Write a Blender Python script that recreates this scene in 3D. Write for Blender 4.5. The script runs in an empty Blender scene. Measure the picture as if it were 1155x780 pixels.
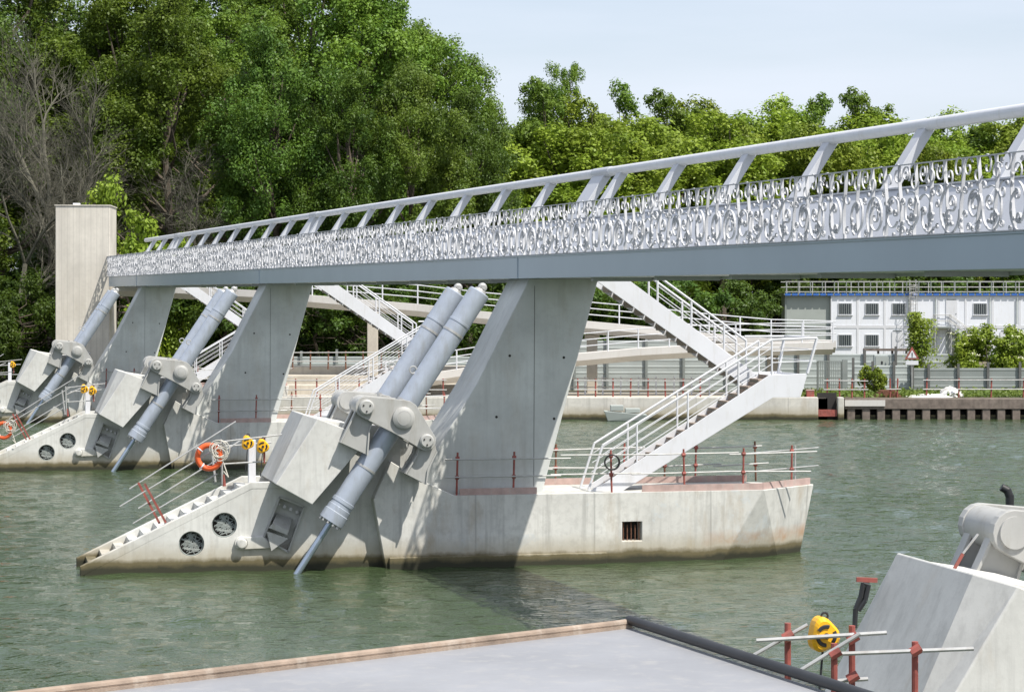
import bpy, math, random
import numpy as np
from mathutils import Vector, Matrix
R = math.radians
# ------------------------------------------------------------------ camera, world, sun, exposure
sc = bpy.context.scene
COL = sc.collection
F = 2700.0; CX = 577.5; HY = 330.0; H = 6.9           # focal length (px of a 1155 wide photo), horizon row, eye height
cd = bpy.data.cameras.new('camera'); cam = bpy.data.objects.new('camera', cd); COL.objects.link(cam)
cam.location = (0, 0, H); cam.rotation_euler = (R(90), 0, 0)
cd.sensor_width = 36; cd.lens = 36 * F / 1155; cd.shift_y = -(390 - HY) / 1155
cd.clip_start = .5; cd.clip_end = 6000
sc.camera = cam
PA = R(12.8)                                             # the piers' direction
Pd = Vector((math.cos(PA), math.sin(PA), 0)); Nd = Vector((-math.sin(PA), math.cos(PA), 0))
BK = -.3009                                              # the bridge: X = BK*Y + c
Bd = Vector((BK, 1, 0)).normalized()
L = (-.34 * Pd + .52 * Bd + Vector((0, 0, -1))).normalized()   # the way the sunlight travels
to_sun = -L
elev = math.asin(to_sun.z); azi = math.atan2(to_sun.x, to_sun.y)
w = bpy.data.worlds.new('World'); sc.world = w; w.use_nodes = True
nt = w.node_tree; nt.nodes.clear()
out = nt.nodes.new('ShaderNodeOutputWorld'); bg = nt.nodes.new('ShaderNodeBackground')
sky = nt.nodes.new('ShaderNodeTexSky'); sky.sky_type = 'NISHITA'; sky.sun_disc = False
sky.sun_elevation = elev; sky.sun_rotation = azi; sky.air_density = 1.0; sky.dust_density = 1.6; sky.ozone_density = 1.2
tcw = nt.nodes.new('ShaderNodeTexCoord'); mpw = nt.nodes.new('ShaderNodeMapping'); mpw.inputs['Scale'].default_value = (1.2, 1.2, 9)
nzw = nt.nodes.new('ShaderNodeTexNoise'); nzw.inputs['Scale'].default_value = 2.2; nzw.inputs['Detail'].default_value = 6
rmw = nt.nodes.new('ShaderNodeMapRange'); rmw.inputs[1].default_value = .36; rmw.inputs[2].default_value = .74; rmw.inputs[3].default_value = .5; rmw.inputs[4].default_value = .9
mxw = nt.nodes.new('ShaderNodeMix'); mxw.data_type = 'RGBA'; mxw.inputs[7].default_value = (6.05, 6.45, 7.35, 1)
nt.links.new(tcw.outputs['Generated'], mpw.inputs[0]); nt.links.new(mpw.outputs[0], nzw.inputs[0]); nt.links.new(nzw.outputs[0], rmw.inputs[0])
nt.links.new(rmw.outputs[0], mxw.inputs[0]); nt.links.new(sky.outputs[0], mxw.inputs[6]); nt.links.new(mxw.outputs[2], bg.inputs[0]); nt.links.new(bg.outputs[0], out.inputs[0])
bg.inputs[1].default_value = .105
sl = bpy.data.lights.new('sun', 'SUN'); sl.energy = 4.6; sl.angle = R(.53); sl.color = (1, .95, .87)
so = bpy.data.objects.new('sun', sl); COL.objects.link(so); so.rotation_euler = L.to_track_quat('-Z', 'Y').to_euler(); so.location = (0, 0, 60)
sc.view_settings.view_transform = 'Standard'; sc.view_settings.look = 'None'; sc.view_settings.gamma = 1
sc.view_settings.exposure = .5
rnd = random.Random(7); RN = np.random.RandomState(5)

# ------------------------------------------------------------------ materials
def newmat(name):
    m = bpy.data.materials.new(name); m.use_nodes = True
    return m, m.node_tree, m.node_tree.nodes['Principled BSDF']
def nz(t, scale, detail=5, vec=None, rough=.55):
    n = t.nodes.new('ShaderNodeTexNoise'); n.inputs['Scale'].default_value = scale; n.inputs['Detail'].default_value = detail; n.inputs['Roughness'].default_value = rough
    if vec is not None: t.links.new(vec, n.inputs['Vector'])
    return n.outputs['Fac']
def mr(t, fac, a, b, c=0., d=1.):
    n = t.nodes.new('ShaderNodeMapRange'); t.links.new(fac, n.inputs[0])
    for i, v in enumerate((a, b, c, d)): n.inputs[i + 1].default_value = v
    return n.outputs[0]
def mix(t, fac, a, b, mode='MIX'):
    n = t.nodes.new('ShaderNodeMix'); n.data_type = 'RGBA'; n.blend_type = mode
    if isinstance(fac, float): n.inputs[0].default_value = fac
    else: t.links.new(fac, n.inputs[0])
    for i, v in ((6, a), (7, b)):
        if isinstance(v, tuple): n.inputs[i].default_value = (*v, 1)
        else: t.links.new(v, n.inputs[i])
    return n.outputs[2]
def math_(t, op, a, b):
    n = t.nodes.new('ShaderNodeMath'); n.operation = op
    for i, v in enumerate((a, b)):
        if isinstance(v, (int, float)): n.inputs[i].default_value = v
        else: t.links.new(v, n.inputs[i])
    return n.outputs[0]
def coord(t, kind='Object', scale=(1, 1, 1)):
    tc = t.nodes.new('ShaderNodeTexCoord'); mp = t.nodes.new('ShaderNodeMapping'); mp.inputs['Scale'].default_value = scale
    t.links.new(tc.outputs[kind], mp.inputs[0]); return mp.outputs[0]
def bump(t, b, h, s, d=.02):
    n = t.nodes.new('ShaderNodeBump'); n.inputs['Strength'].default_value = s; n.inputs['Distance'].default_value = d
    t.links.new(h, n.inputs['Height']); t.links.new(n.outputs[0], b.inputs['Normal'])
def paint(name, c, rough=.4, metal=0., var=.12, sc_=3., dirt=None, bs=0.):
    m, t, b = newmat(name)
    v = coord(t)
    n = nz(t, sc_, 6, v)
    col = mix(t, mr(t, n, .3, .75), tuple(x * (1 - var) for x in c), tuple(min(1, x * (1 + var)) for x in c))
    if dirt:
        v2 = coord(t, 'Object', (3, 3, .5)); n2 = nz(t, 2.2, 7, v2, .65)
        col = mix(t, mr(t, n2, .52, .8, 0, .75), col, dirt)
    t.links.new(col, b.inputs['Base Color']); b.inputs['Roughness'].default_value = rough; b.inputs['Metallic'].default_value = metal
    if bs: bump(t, b, nz(t, sc_ * 14, 4, v), bs)
    return m
def concrete(name, c, stain=.5, moss=False, board=0., joint=0., warm=(.36, .30, .22)):
    m, t, b = newmat(name)
    v = coord(t)
    big = nz(t, .55, 6, v); fine = nz(t, 26, 4, v); mid = nz(t, 4, 7, v, .7)
    col = mix(t, mr(t, big, .3, .72), tuple(x * .82 for x in c), tuple(min(1, x * 1.1) for x in c))
    col = mix(t, mr(t, mid, .47, .72, 0, .6 * stain), col, tuple(x * .66 for x in c))
    vs = coord(t, 'Object', (2.6, 2.6, .16)); st = nz(t, 1.7, 7, vs, .7)          # streaks running down
    col = mix(t, mr(t, st, .5, .72, 0, .7 * stain), col, tuple(x * .58 for x in c))
    st2 = nz(t, 1.1, 6, coord(t, 'Object', (1.3, 1.3, .4)), .7)
    col = mix(t, mr(t, st2, .54, .74, 0, .6 * stain), col, warm)
    col = mix(t, mr(t, fine, .62, .8, 0, .35), col, tuple(x * .7 for x in c))
    hgt = fine
    tc = t.nodes.new('ShaderNodeTexCoord'); sp = t.nodes.new('ShaderNodeSeparateXYZ'); t.links.new(tc.outputs['Object'], sp.inputs[0])
    if joint:
        wv = math_(t, 'PINGPONG', math_(t, 'ADD', sp.outputs[0], 100.), joint)
        ln = mr(t, wv, .012, .03, 1, 0); col = mix(t, math_(t, 'MULTIPLY', ln, .5), col, tuple(x * .45 for x in c))
    if board:
        wv = math_(t, 'PINGPONG', math_(t, 'ADD', sp.outputs[0], 100.), board)
        ln = mr(t, wv, .01, .025, 1, 0); col = mix(t, math_(t, 'MULTIPLY', ln, .35), col, tuple(x * .5 for x in c))
        cell = t.nodes.new('ShaderNodeTexWhiteNoise'); cell.noise_dimensions = '1D'
        t.links.new(math_(t, 'FLOOR', math_(t, 'DIVIDE', math_(t, 'ADD', sp.outputs[0], 100 + board), board * 2), 0), cell.inputs['W'])
        col = mix(t, mr(t, cell.outputs[0], 0, 1, 0, .28), col, tuple(x * .72 for x in c))
    if moss:
        g = t.nodes.new('ShaderNodeNewGeometry'); s2 = t.nodes.new('ShaderNodeSeparateXYZ'); t.links.new(g.outputs['Position'], s2.inputs[0])
        edge = nz(t, 1.3, 8, v, .7); z = math_(t, 'SUBTRACT', s2.outputs[2], math_(t, 'MULTIPLY', edge, .34))
        if name.startswith('pier'):
            rz_ = math_(t, 'MULTIPLY', mr(t, sp.outputs[0], 8.2, 8.8), math_(t, 'MULTIPLY', mr(t, z, .15, .3), mr(t, z, .3, .62, 1, 0)))
            col = mix(t, math_(t, 'MULTIPLY', rz_, mr(t, nz(t, 1.6, 6, v), .4, .6, .1, .8)), col, (.42, .17, .06))
            chp = mr(t, nz(t, .9, 9, v, .75), .58, .62, 0, .5); col = mix(t, chp, col, (.50, .54, .56))
            col = mix(t, mr(t, nz(t, 2.1, 9, v, .8), .63, .66, 0, .5), col, (.33, .27, .2))
        col = mix(t, mr(t, z, .14, .62, .65, 0), col, (.30, .25, .15))
        col = mix(t, mr(t, z, .08, .2, 1, 0), col, (.12, .10, .05))
        col = mix(t, mr(t, z, -.07, .05, 1, 0), col, (.03, .03, .016))
    t.links.new(col, b.inputs['Base Color']); b.inputs['Roughness'].default_value = .88
    bump(t, b, math_(t, 'ADD', math_(t, 'MULTIPLY', mid, .8), math_(t, 'MULTIPLY', hgt, .4)), .3, .008)
    return m
M = {}
M['pier'] = concrete('pier concrete', (.585, .58, .545), 1.15, True, 0, 1.55)
M['column'] = concrete('column concrete', (.58, .595, .575), .5, False, 0, 0)
M['nose'] = concrete('nose concrete', (.57, .57, .54), .85, True)
M['block'] = concrete('housing concrete', (.55, .55, .525), .8)
M['tower'] = concrete('board marked concrete', (.60, .565, .50), .5, False, .17)
M['quay'] = concrete('quay concrete', (.55, .53, .48), .9, True, 0, 2.5)
M['bank'] = concrete('bank slab concrete', (.48, .44, .37), .6)
M['steelgrey'] = paint('bluish grey paint', (.31, .385, .45), .25, 0, .05, .4)
M['lavender'] = paint('pale grey paint', (.47, .485, .52), .38, 0, .04, 1, (.4, .4, .43))
M['white'] = paint('white paint', (.62, .63, .66), .42, 0, .04, 1.5, (.5, .49, .47))
M['scroll'] = paint('scroll paint', (.47, .475, .49), .6, 0, .08, 3)
M['cyl'] = paint('cylinder paint', (.37, .41, .475), .27, .15, .1, 2.2, (.27, .28, .28))
M['yoke'] = paint('yoke paint', (.38, .38, .365), .5, 0, .08, 3, (.26, .24, .20))
M['rod'] = paint('chrome rod', (.36, .42, .50), .18, .7, .1)
M['red'] = paint('red oxide paint', (.27, .07, .055), .65, 0, .35, 6, (.22, .14, .11))
M['pink'] = paint('faded red board', (.43, .31, .28), .85, 0, .2, 4, (.42, .39, .36))
M['galv'] = paint('galvanised pipe', (.44, .44, .43), .45, .35, .15, 5, (.3, .27, .24))
M['dark'] = paint('dark hollow', (.025, .022, .02), .8)
M['rust'] = paint('rusty steel', (.16, .07, .04), .85, 0, .35, 7, (.06, .04, .03))
M['brown'] = paint('brown tread', (.30, .245, .20), .8, 0, .2, 6)
M['orange'] = paint('orange ring', (.75, .12, .03), .5, 0, .08, 3)
M['yellow'] = paint('yellow plastic', (.80, .42, .01), .4, 0, .06, 3)
M['black'] = paint('black rubber', (.022, .023, .025), .5, 0, .3, 3)
M['rope'] = paint('rope', (.6, .57, .5), .9)
M['cabin'] = paint('cabin panel', (.72, .74, .79), .45, 0, .03, .8, (.62, .62, .62))
M['greyshade'] = paint('grey paint and cabin side shade', (.34, .37, .35), .6, 0, .05, 1)  # shade of the cabins' side put into the colour; plain grey paint elsewhere
M['blue'] = paint('blue strip', (.03, .12, .42), .5)
M['glass'] = paint('dark glass', (.05, .06, .07), .12)
M['hoard'] = paint('hoarding', (.24, .265, .255), .45, .1, .12, .7, (.26, .26, .24))
M['hoardw'] = paint('pale hoarding', (.40, .44, .43), .45, .1, .08, .7, (.4, .4, .38))
M['wood'] = paint('old timber', (.16, .13, .11), .9, 0, .35, 4, (.2, .17, .14))
M['pale'] = paint('pale beam', (.55, .53, .50), .6, 0, .06, .6, (.46, .42, .37))
M['steelpost'] = paint('dark steel post', (.11, .11, .105), .6, 0, .2, 3)
M['tarp'] = paint('white tarp', (.7, .68, .66), .6, 0, .08, 2)
M['roofm'] = paint('grey roof membrane', (.25, .255, .27), .5, 0, .14, .9, (.34, .33, .315), .15)
M['beige'] = paint('beige kerb', (.26, .20, .155), .85, 0, .3, 5, (.46, .41, .35), .3)
M['bark'] = paint('bark', (.10, .08, .06), .95, 0, .4, 3, None, .6)
M['deadwood'] = paint('grey dead wood', (.105, .10, .075), .95, 0, .3, 2)
def ground_mat():
    m, t, b = newmat('ground'); v = coord(t)
    c = mix(t, mr(t, nz(t, .12, 8, v), .4, .6), (.055, .075, .025), (.16, .13, .085)); c = mix(t, mr(t, nz(t, 2.5, 8, v), .4, .7, 0, .6), c, (.03, .05, .015))
    t.links.new(c, b.inputs['Base Color']); b.inputs['Roughness'].default_value = 1; return m
M['ground'] = ground_mat()
def water_mat():
    m, t, b = newmat('river water')
    v = coord(t, 'Object')
    c = mix(t, mr(t, nz(t, .05, 4, v), .35, .65), (.037, .058, .023), (.048, .072, .035))
    t.links.new(c, b.inputs['Base Color']); b.inputs['Roughness'].default_value = .03; b.inputs['IOR'].default_value = 1.4
    a = nz(t, 2.1, 3, coord(t, 'Object', (.8, 1.25, 1)), .6)
    a2 = nz(t, 4.2, 4, coord(t, 'Object', (.8, 1.4, 1)), .6)
    a3 = nz(t, .28, 2, v)
    patch = mr(t, nz(t, .07, 3, v), .35, .65, .45, 1.1)
    h = math_(t, 'ADD', math_(t, 'MULTIPLY', a, .15), math_(t, 'ADD', math_(t, 'MULTIPLY', a2, .05), math_(t, 'MULTIPLY', a3, .02)))
    h = math_(t, 'MULTIPLY', h, patch)
    bump(t, b, h, 1., 1.)
    return m
M['water'] = water_mat()
def leaf_mat(name, c1, c2, tr=.35):
    m, t, b = newmat(name)
    oi = t.nodes.new('ShaderNodeObjectInfo'); v = coord(t)
    n = mr(t, nz(t, .55, 4, v), .36, .64)
    c = mix(t, n, c1, c2)
    hv = t.nodes.new('ShaderNodeHueSaturation'); t.links.new(c, hv.inputs['Color'])
    t.links.new(mr(t, oi.outputs['Random'], 0, 1, .485, .505), hv.inputs['Hue']); t.links.new(mr(t, oi.outputs['Random'], 0, 1, .75, 1.25), hv.inputs['Value'])
    t.links.new(hv.outputs[0], b.inputs['Base Color']); b.inputs['Roughness'].default_value = .5; b.inputs['Specular IOR Level'].default_value = .3
    tl = t.nodes.new('ShaderNodeBsdfTranslucent'); ms = t.nodes.new('ShaderNodeMixShader'); ms.inputs[0].default_value = tr
    c3 = mix(t, .5, hv.outputs[0], (.16, .24, .03)); t.links.new(c3, tl.inputs[0])
    t.links.new(b.outputs[0], ms.inputs[1]); t.links.new(tl.outputs[0], ms.inputs[2]); t.links.new(ms.outputs[0], t.nodes['Material Output'].inputs[0])
    return m
M['leaf'] = leaf_mat('leaves', (.075, .145, .016), (.155, .24, .028))
M['leafb'] = leaf_mat('bright leaves', (.15, .235, .02), (.26, .345, .035))
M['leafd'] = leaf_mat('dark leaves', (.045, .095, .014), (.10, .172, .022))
M['leafg'] = leaf_mat('grass', (.08, .13, .02), (.15, .2, .04))
M['flower'] = paint('cream flowers', (.72, .72, .5), .8)

# ------------------------------------------------------------------ mesh helpers
class MB:
    def __init__(s): s.v = []; s.f = []; s.sm = []
    def add(s, vs, fs, smooth=False):
        o = len(s.v); s.v += [tuple(p) for p in vs]; s.f += [tuple(i + o for i in f) for f in fs]; s.sm += [smooth] * len(fs); return s
    def box(s, x0, x1, y0, y1, z0, z1):
        vs = [(x, y, z) for z in (z0, z1) for y in (y0, y1) for x in (x0, x1)]
        return s.add(vs, [(0, 2, 3, 1), (4, 5, 7, 6), (0, 1, 5, 4), (2, 6, 7, 3), (0, 4, 6, 2), (1, 3, 7, 5)])
    def prism(s, poly, y0, y1):                      # polygon in x,z pushed along y
        n = len(poly)
        a = sum(poly[i][0] * poly[(i + 1) % n][1] - poly[(i + 1) % n][0] * poly[i][1] for i in range(n))
        if a < 0: poly = poly[::-1]
        vs = [(p[0], y0, p[1]) for p in poly] + [(p[0], y1, p[1]) for p in poly]
        fs = [tuple(range(n)), tuple(range(2 * n - 1, n - 1, -1))] + [(i, i + n, (i + 1) % n + n, (i + 1) % n) for i in range(n)]
        return s.add(vs, fs)
    def rings(s, rs, smooth=False, caps=True):
        n = len(rs[0]); vs = [p for r in rs for p in r]; fs = []
        for k in range(len(rs) - 1):
            for i in range(n):
                j = (i + 1) % n; fs.append((k * n + i, k * n + j, (k + 1) * n + j, (k + 1) * n + i))
        s.add(vs, fs, smooth)
        if caps:
            o = len(s.v) - len(vs); s.f += [tuple(o + i for i in range(n))[::-1], tuple(o + (len(rs) - 1) * n + i for i in range(n))]; s.sm += [False, False]
        return s
    def lathe(s, a, b, prof, n=20, caps=True):       # prof: (t, radius) along a->b, t in metres
        a = Vector(a); b = Vector(b); d = (b - a).normalized()
        x = d.orthogonal().normalized(); y = d.cross(x)
        return s.rings([[a + d * t + (x * math.cos(q) + y * math.sin(q)) * r for q in [2 * math.pi * i / n for i in range(n)]] for t, r in prof], True, caps)
    def tube(s, a, b, r, n=8, r2=None):
        l = (Vector(b) - Vector(a)).length
        return s.lathe(a, b, [(0, r), (l, r if r2 is None else r2)], n)
    def path(s, pts, r, n=6, closed=False):
        for p, q in zip(pts[:-1], pts[1:]): s.tube(p, q, r, n)
        return s
    def bar(s, a, b, wx, wy, up=(0, 0, 1)):
        a = Vector(a); b = Vector(b); d = (b - a).normalized(); x = d.cross(Vector(up))
        if x.length < 1e-4: x = d.orthogonal()
        x.normalize(); y = x.cross(d)
        return s.rings([[p + x * i * wx / 2 + y * j * wy / 2 for i, j in ((-1, -1), (1, -1), (1, 1), (-1, 1))] for p in (a, b)])
    def torus(s, c, ax, R_, r, n=28, m=10, a0=0, a1=2 * math.pi):
        c = Vector(c); ax = Vector(ax).normalized(); x = ax.orthogonal().normalized(); y = ax.cross(x); rs = []
        full = abs(a1 - a0 - 2 * math.pi) < 1e-6
        for k in range(n + 1):
            q = a0 + (a1 - a0) * k / n; d = x * math.cos(q) + y * math.sin(q)
            rs.append([c + d * (R_ + r * math.cos(p)) + ax * r * math.sin(p) for p in [2 * math.pi * i / m for i in range(m)]])
        return s.rings(rs, True, not full)
    def build(s, name, mat, parent=None, off=(0, 0, 0), bevel=0):
        me = bpy.data.meshes.new(name); ox, oy, oz = off
        me.from_pydata([(p[0] - ox, p[1] - oy, p[2] - oz) for p in s.v], [], s.f)
        me.polygons.foreach_set('use_smooth', s.sm); me.update()
        import bmesh
        b = bmesh.new(); b.from_mesh(me); bmesh.ops.recalc_face_normals(b, faces=b.faces); b.to_mesh(me); b.free()
        if any(s.sm): me.set_sharp_from_angle(angle=R(32))
        o = bpy.data.objects.new(name, me); COL.objects.link(o); me.materials.append(mat)
        if parent: o.parent = parent
        if bevel:
            md = o.modifiers.new('bevel', 'BEVEL'); md.width = bevel; md.segments = 2; md.limit_method = 'ANGLE'; md.angle_limit = R(30)
        return o
def tag(o, label=None, cat=None, group=None, kind=None):
    if label: o['label'] = label
    if cat: o['category'] = cat
    if group: o['group'] = group
    if kind: o['kind'] = kind
    return o
def empty(name, loc, rz=0, label=None, cat=None, group=None):
    o = bpy.data.objects.new(name, None); COL.objects.link(o); o.location = loc; o.rotation_euler = (0, 0, rz); o.empty_display_size = .3
    return tag(o, label, cat, group)
def copy_tree(o, delta=None, label=None, parent=None):
    c = o.copy(); COL.objects.link(c)
    if parent: c.parent = parent
    if delta is not None: c.location = Vector(o.location) + Vector(delta)
    if label: c['label'] = label
    for ch in list(o.children): copy_tree(ch, None, None, c)
    return c
def cut(o, cutters):                                  # boolean holes, baked into the mesh
    for c in cutters:
        md = o.modifiers.new('b', 'BOOLEAN'); md.operation = 'DIFFERENCE'; md.object = c; md.solver = 'EXACT'
    bpy.context.view_layer.update()
    me = bpy.data.meshes.new_from_object(o.evaluated_get(bpy.context.evaluated_depsgraph_get()))
    o.modifiers.clear(); o.data = me
    for c in cutters: bpy.data.objects.remove(c)
def wp(px, py, Y): return Vector(((px - CX) * Y / F, Y, H - (py - HY) * Y / F))
O1 = Vector((-3.16, 59.9, 0))                          # first pier's frame: u along Pd, v away, z up
def pz(px, py, v):                                     # photo point seen on the pier's plane v -> (u, z)
    kx = (px - CX) / F; kz = -(py - HY) / F
    t = (v + Nd.dot(O1)) / (Nd.x * kx + Nd.y)
    q = Vector((t * kx, t, 0)) - O1
    return (Pd.dot(q), H + t * kz)
def pp(px, py, v): u, z = pz(px, py, v); return Vector((u, v, z))
def poly(pts, v): return [pz(a, b, v) for a, b in pts]
def world(p): p = Vector(p); return O1 + Pd * p.x + Nd * p.y + Vector((0, 0, p.z))
def pthing(name, base, label, cat, group=None): return empty(name, world(base), PA, label, cat, group)
STEP = Vector((BK * 33.7, 33.7, 0))                    # from one pier to the next

# ------------------------------------------------------------------ ground, water, bank
def water_mesh():
    x0, x1, y0, y1, st = -42., 46., 13., 132., .16
    nx = int((x1 - x0) / st) + 1; ny = int((y1 - y0) / st) + 1
    X, Y = np.meshgrid(np.linspace(x0, x1, nx), np.linspace(y0, y1, ny)); Z = np.zeros_like(X); rs = np.random.RandomState(12)
    for k in range(90):
        wl = math.exp(rs.uniform(math.log(.7), math.log(2.4))); an = rs.normal(1.2, .6); kx, ky = math.cos(an) * 6.283 / wl, math.sin(an) * 6.283 / wl
        ph = rs.uniform(0, 6.28); Z += .0027 * wl ** .8 * np.sin(kx * X + ky * Y + ph + .6 * np.sin(X * rs.uniform(.05, .2) + Y * rs.uniform(.05, .2) + ph))
    G = .75 + .35 * np.sin(X * .11 + 1.3 * np.sin(Y * .07)) * np.sin(Y * .09 + 1.7 + np.sin(X * .06))
    ed = np.minimum(np.minimum(X - x0, x1 - X), np.minimum(Y - y0, y1 - Y)); Z *= G * np.clip(ed / 4, 0, 1)
    V = np.column_stack([X.ravel(), Y.ravel(), Z.ravel()])
    i = (np.arange(ny - 1)[:, None] * nx + np.arange(nx - 1)[None]).ravel(); Q = np.column_stack([i, i + 1, i + nx + 1, i + nx])
    n = len(V); E = np.array([(-1500, -300, 0), (1500, -300, 0), (1500, 700, 0), (-1500, 700, 0)], float); V = np.vstack([V, E])
    c = [0, nx - 1, nx * ny - 1, nx * (ny - 1)]; Q = np.vstack([Q, [(n + k, n + (k + 1) % 4, c[(k + 1) % 4], c[k]) for k in range(4)]])
    me = bpy.data.meshes.new('water'); me.vertices.add(len(V)); me.vertices.foreach_set('co', V.ravel())
    me.loops.add(4 * len(Q)); me.loops.foreach_set('vertex_index', Q.ravel().astype(np.int32)); me.polygons.add(len(Q))
    me.polygons.foreach_set('loop_start', np.arange(0, 4 * len(Q), 4, dtype=np.int32)); me.polygons.foreach_set('loop_total', np.full(len(Q), 4, dtype=np.int32))
    me.polygons.foreach_set('use_smooth', np.ones(len(Q), bool)); me.update(calc_edges=True); me.materials.append(M['water'])
    return me
o = bpy.data.objects.new('water', water_mesh()); COL.objects.link(o); tag(o, kind='structure')
QY = 130.0; GZ = 1.15
mb = MB(); xs = [-1500, -29.5, -29.4, 17.2, 17.3, 1500]; ys = [140, 140, QY + .5, QY + .5, QY + 1.4, QY + 1.4]
vs = [(x, y, GZ) for x, y in zip(xs, ys)] + [(x, 3500, GZ + 2) for x in xs] + [(x, y, -2) for x, y in zip(xs, ys)]
mb.add(vs, [(i, i + 1, i + 7, i + 6) for i in range(5)] + [(i + 12, i + 13, i + 1, i) for i in range(5)])
tag(mb.build('ground', M['ground']), kind='structure')
mb = MB(); mb.add([wp(290, 0, QY + .3).xy.to_3d() + Vector((0, 0, GZ + .006)), Vector((17.1, QY + .4, GZ + .006)), Vector((17.1, 139, GZ + .006)), Vector((-14, 139, GZ + .006))], [(0, 1, 2, 3)])
tag(mb.build('path', M['bank']), kind='structure')

# ------------------------------------------------------------------ the piers (built once, in the frame of the first)
SB = -1.6; MT = 2.11
PG = 'concrete weir piers in a row across the river'
pier = pthing('weir_pier', (0, 0, 0), 'largest whole concrete weir pier, in mid river below the white stairs', 'pier', PG)
mb = MB()
TH = 2.9
# body: front face outline, pointed downstream end
fr = poly([(435, 641), (421, 563), (441, 520), (475, 541), (513, 557)], 0)
t0 = pz(862, 552, 0); b0 = pz(815, 632, 0); DZ = t0[1]
fr[-1] = (fr[-1][0], DZ)
fr = [(fr[0][0] + .03, SB)] + fr
tip_t = pz(918, 548, TH / 2); tip_b = pz(903, 623, TH / 2)
def ext(a, b, z): k = (z - a[1]) / (b[1] - a[1]); return (a[0] + (b[0] - a[0]) * k, z)
b0 = ext(t0, b0, SB); tip_b = ext(tip_t, tip_b, SB); tip_t = (tip_t[0], DZ)
front = fr + [t0, b0]                                   # up the left edge, along the top, down the sloping right edge
n = len(front)
vs = [(p[0], 0, p[1]) for p in front] + [(p[0], TH, p[1]) for p in front] + [(tip_t[0], TH / 2, DZ), (tip_b[0], TH / 2, SB)]
fs = [tuple(range(n)), tuple(range(2 * n - 1, n - 1, -1))] + [(i, i + n, i + n + 1, i + 1) for i in range(n - 2)] + [(n - 1, 2 * n - 1, n, 0)]
T, B_ = 2 * n, 2 * n + 1; a, b_ = n - 2, n - 1
fs += [(a, T, B_, b_), (T, a + n, b_ + n, B_), (a, a + n, T), (b_, B_, b_ + n)]
mb.add(vs, fs)
body = mb.build('pier_body', M['pier'], pier)
hx = [pz(702, 588, 0), pz(724, 609, 0)]
c = MB().box(hx[0][0], hx[1][0], -.3, .55, hx[1][1], hx[0][1]).build('c', M['dark']); c.parent = pier
cut(body, [c])
md = body.modifiers.new('bevel', 'BEVEL'); md.width = .02; md.segments = 1; md.limit_method = 'ANGLE'; md.angle_limit = R(25)
mb = MB().box(hx[0][0] + .02, hx[1][0] - .02, .42, .5, hx[1][1] + .02, hx[0][1] - .02)
mb.build('outlet_hatch', M['dark'], pier)
mb = MB()
for i in range(5):
    x = hx[0][0] + (hx[1][0] - hx[0][0]) * (i + .5) / 5; mb.tube((x, .1, hx[1][1]), (x, .1, hx[0][1] - .1 * (i % 2)), .015, 6)
mb.build('outlet_grille', M['rust'], pier)
# weathered low plinth strip, slightly proud, like the photo's stepped base between the shade and the hatch
mb = MB(); e0 = pz(436, 600, 0)[0]; e1 = pz(684, 600, 0)[0]
mb.box(e0 + .06, e1, -.09, .02, SB, .28); mb.build('plinth', M['pier'], pier, bevel=.02)
# leaning column
CV0, CV1 = .35, 2.75
ct = poly([(675, 314), (597, 314)], CV0)
cb = poly([(472, 541), (607, 560)], CV0); cm = pz(538, 432, CV0)
mb = MB().prism([(cb[0][0], DZ - .4), (cb[1][0], DZ - .4), ct[0], ct[1], cm, (cb[0][0], cb[0][1])], CV0, CV1)
col_o = mb.build('column', M['column'], pier, bevel=.025)
mb = MB()                                              # formwork joint and cone holes on the column face
j0 = pz(603, 322, CV0 - .001); j1 = pz(602, 548, CV0)
mb.bar((j0[0], CV0 - .002, j0[1]), (j1[0], CV0 - .002, j1[1]), .011, .008, (0, 1, 0)); mb.build('joint_line', M['steelpost'], col_o)
mb = MB()
for q in ((575, 401), (636, 403), (560, 470), (625, 472)):
    c_ = pp(*q, CV0 - .003); mb.lathe(c_, c_ + Vector((0, .05, 0)), [(0, .035), (.05, .035)], 12)
mb.build('tie_hole', M['dark'], col_o)
# upstream nose wall with round grated holes
NV0, NV1 = .35, 2.5
na = pz(96, 645, NV0); nb = pz(284, 549, NV0); LZ = nb[1] - .05
nose_poly = [(na[0] - .55, SB), (na[0], .02), (nb[0], LZ), (pz(316, 545, NV0)[0], LZ), pz(345, 470, NV0), pz(395, 478, NV0), pz(452, 500, NV0), (pz(446, 600, NV0)[0], SB)]
nose = MB().prism(nose_poly, NV0, NV1).build('nose_wall', M['nose'], pier)
cs = []; gr = []
for q, r in (((216, 613), 14.2), ((253, 592), 14.2)):
    c_ = pp(*q, NV0); rr = r / 45.
    k = MB().lathe(c_ + Vector((0, -.4, 0)), c_ + Vector((0, .4, 0)), [(0, rr), (.62, rr)], 32).build('c', M['dark']); k.parent = pier; cs.append(k); gr.append((c_, rr))
rc = poly([(315, 560), (343, 571), (325, 622), (297, 606)], NV0)
k = MB().prism(rc, NV0 - .2, NV0 + .25).build('c', M['dark']); k.parent = pier; cs.append(k)
cut(nose, cs)
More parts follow.
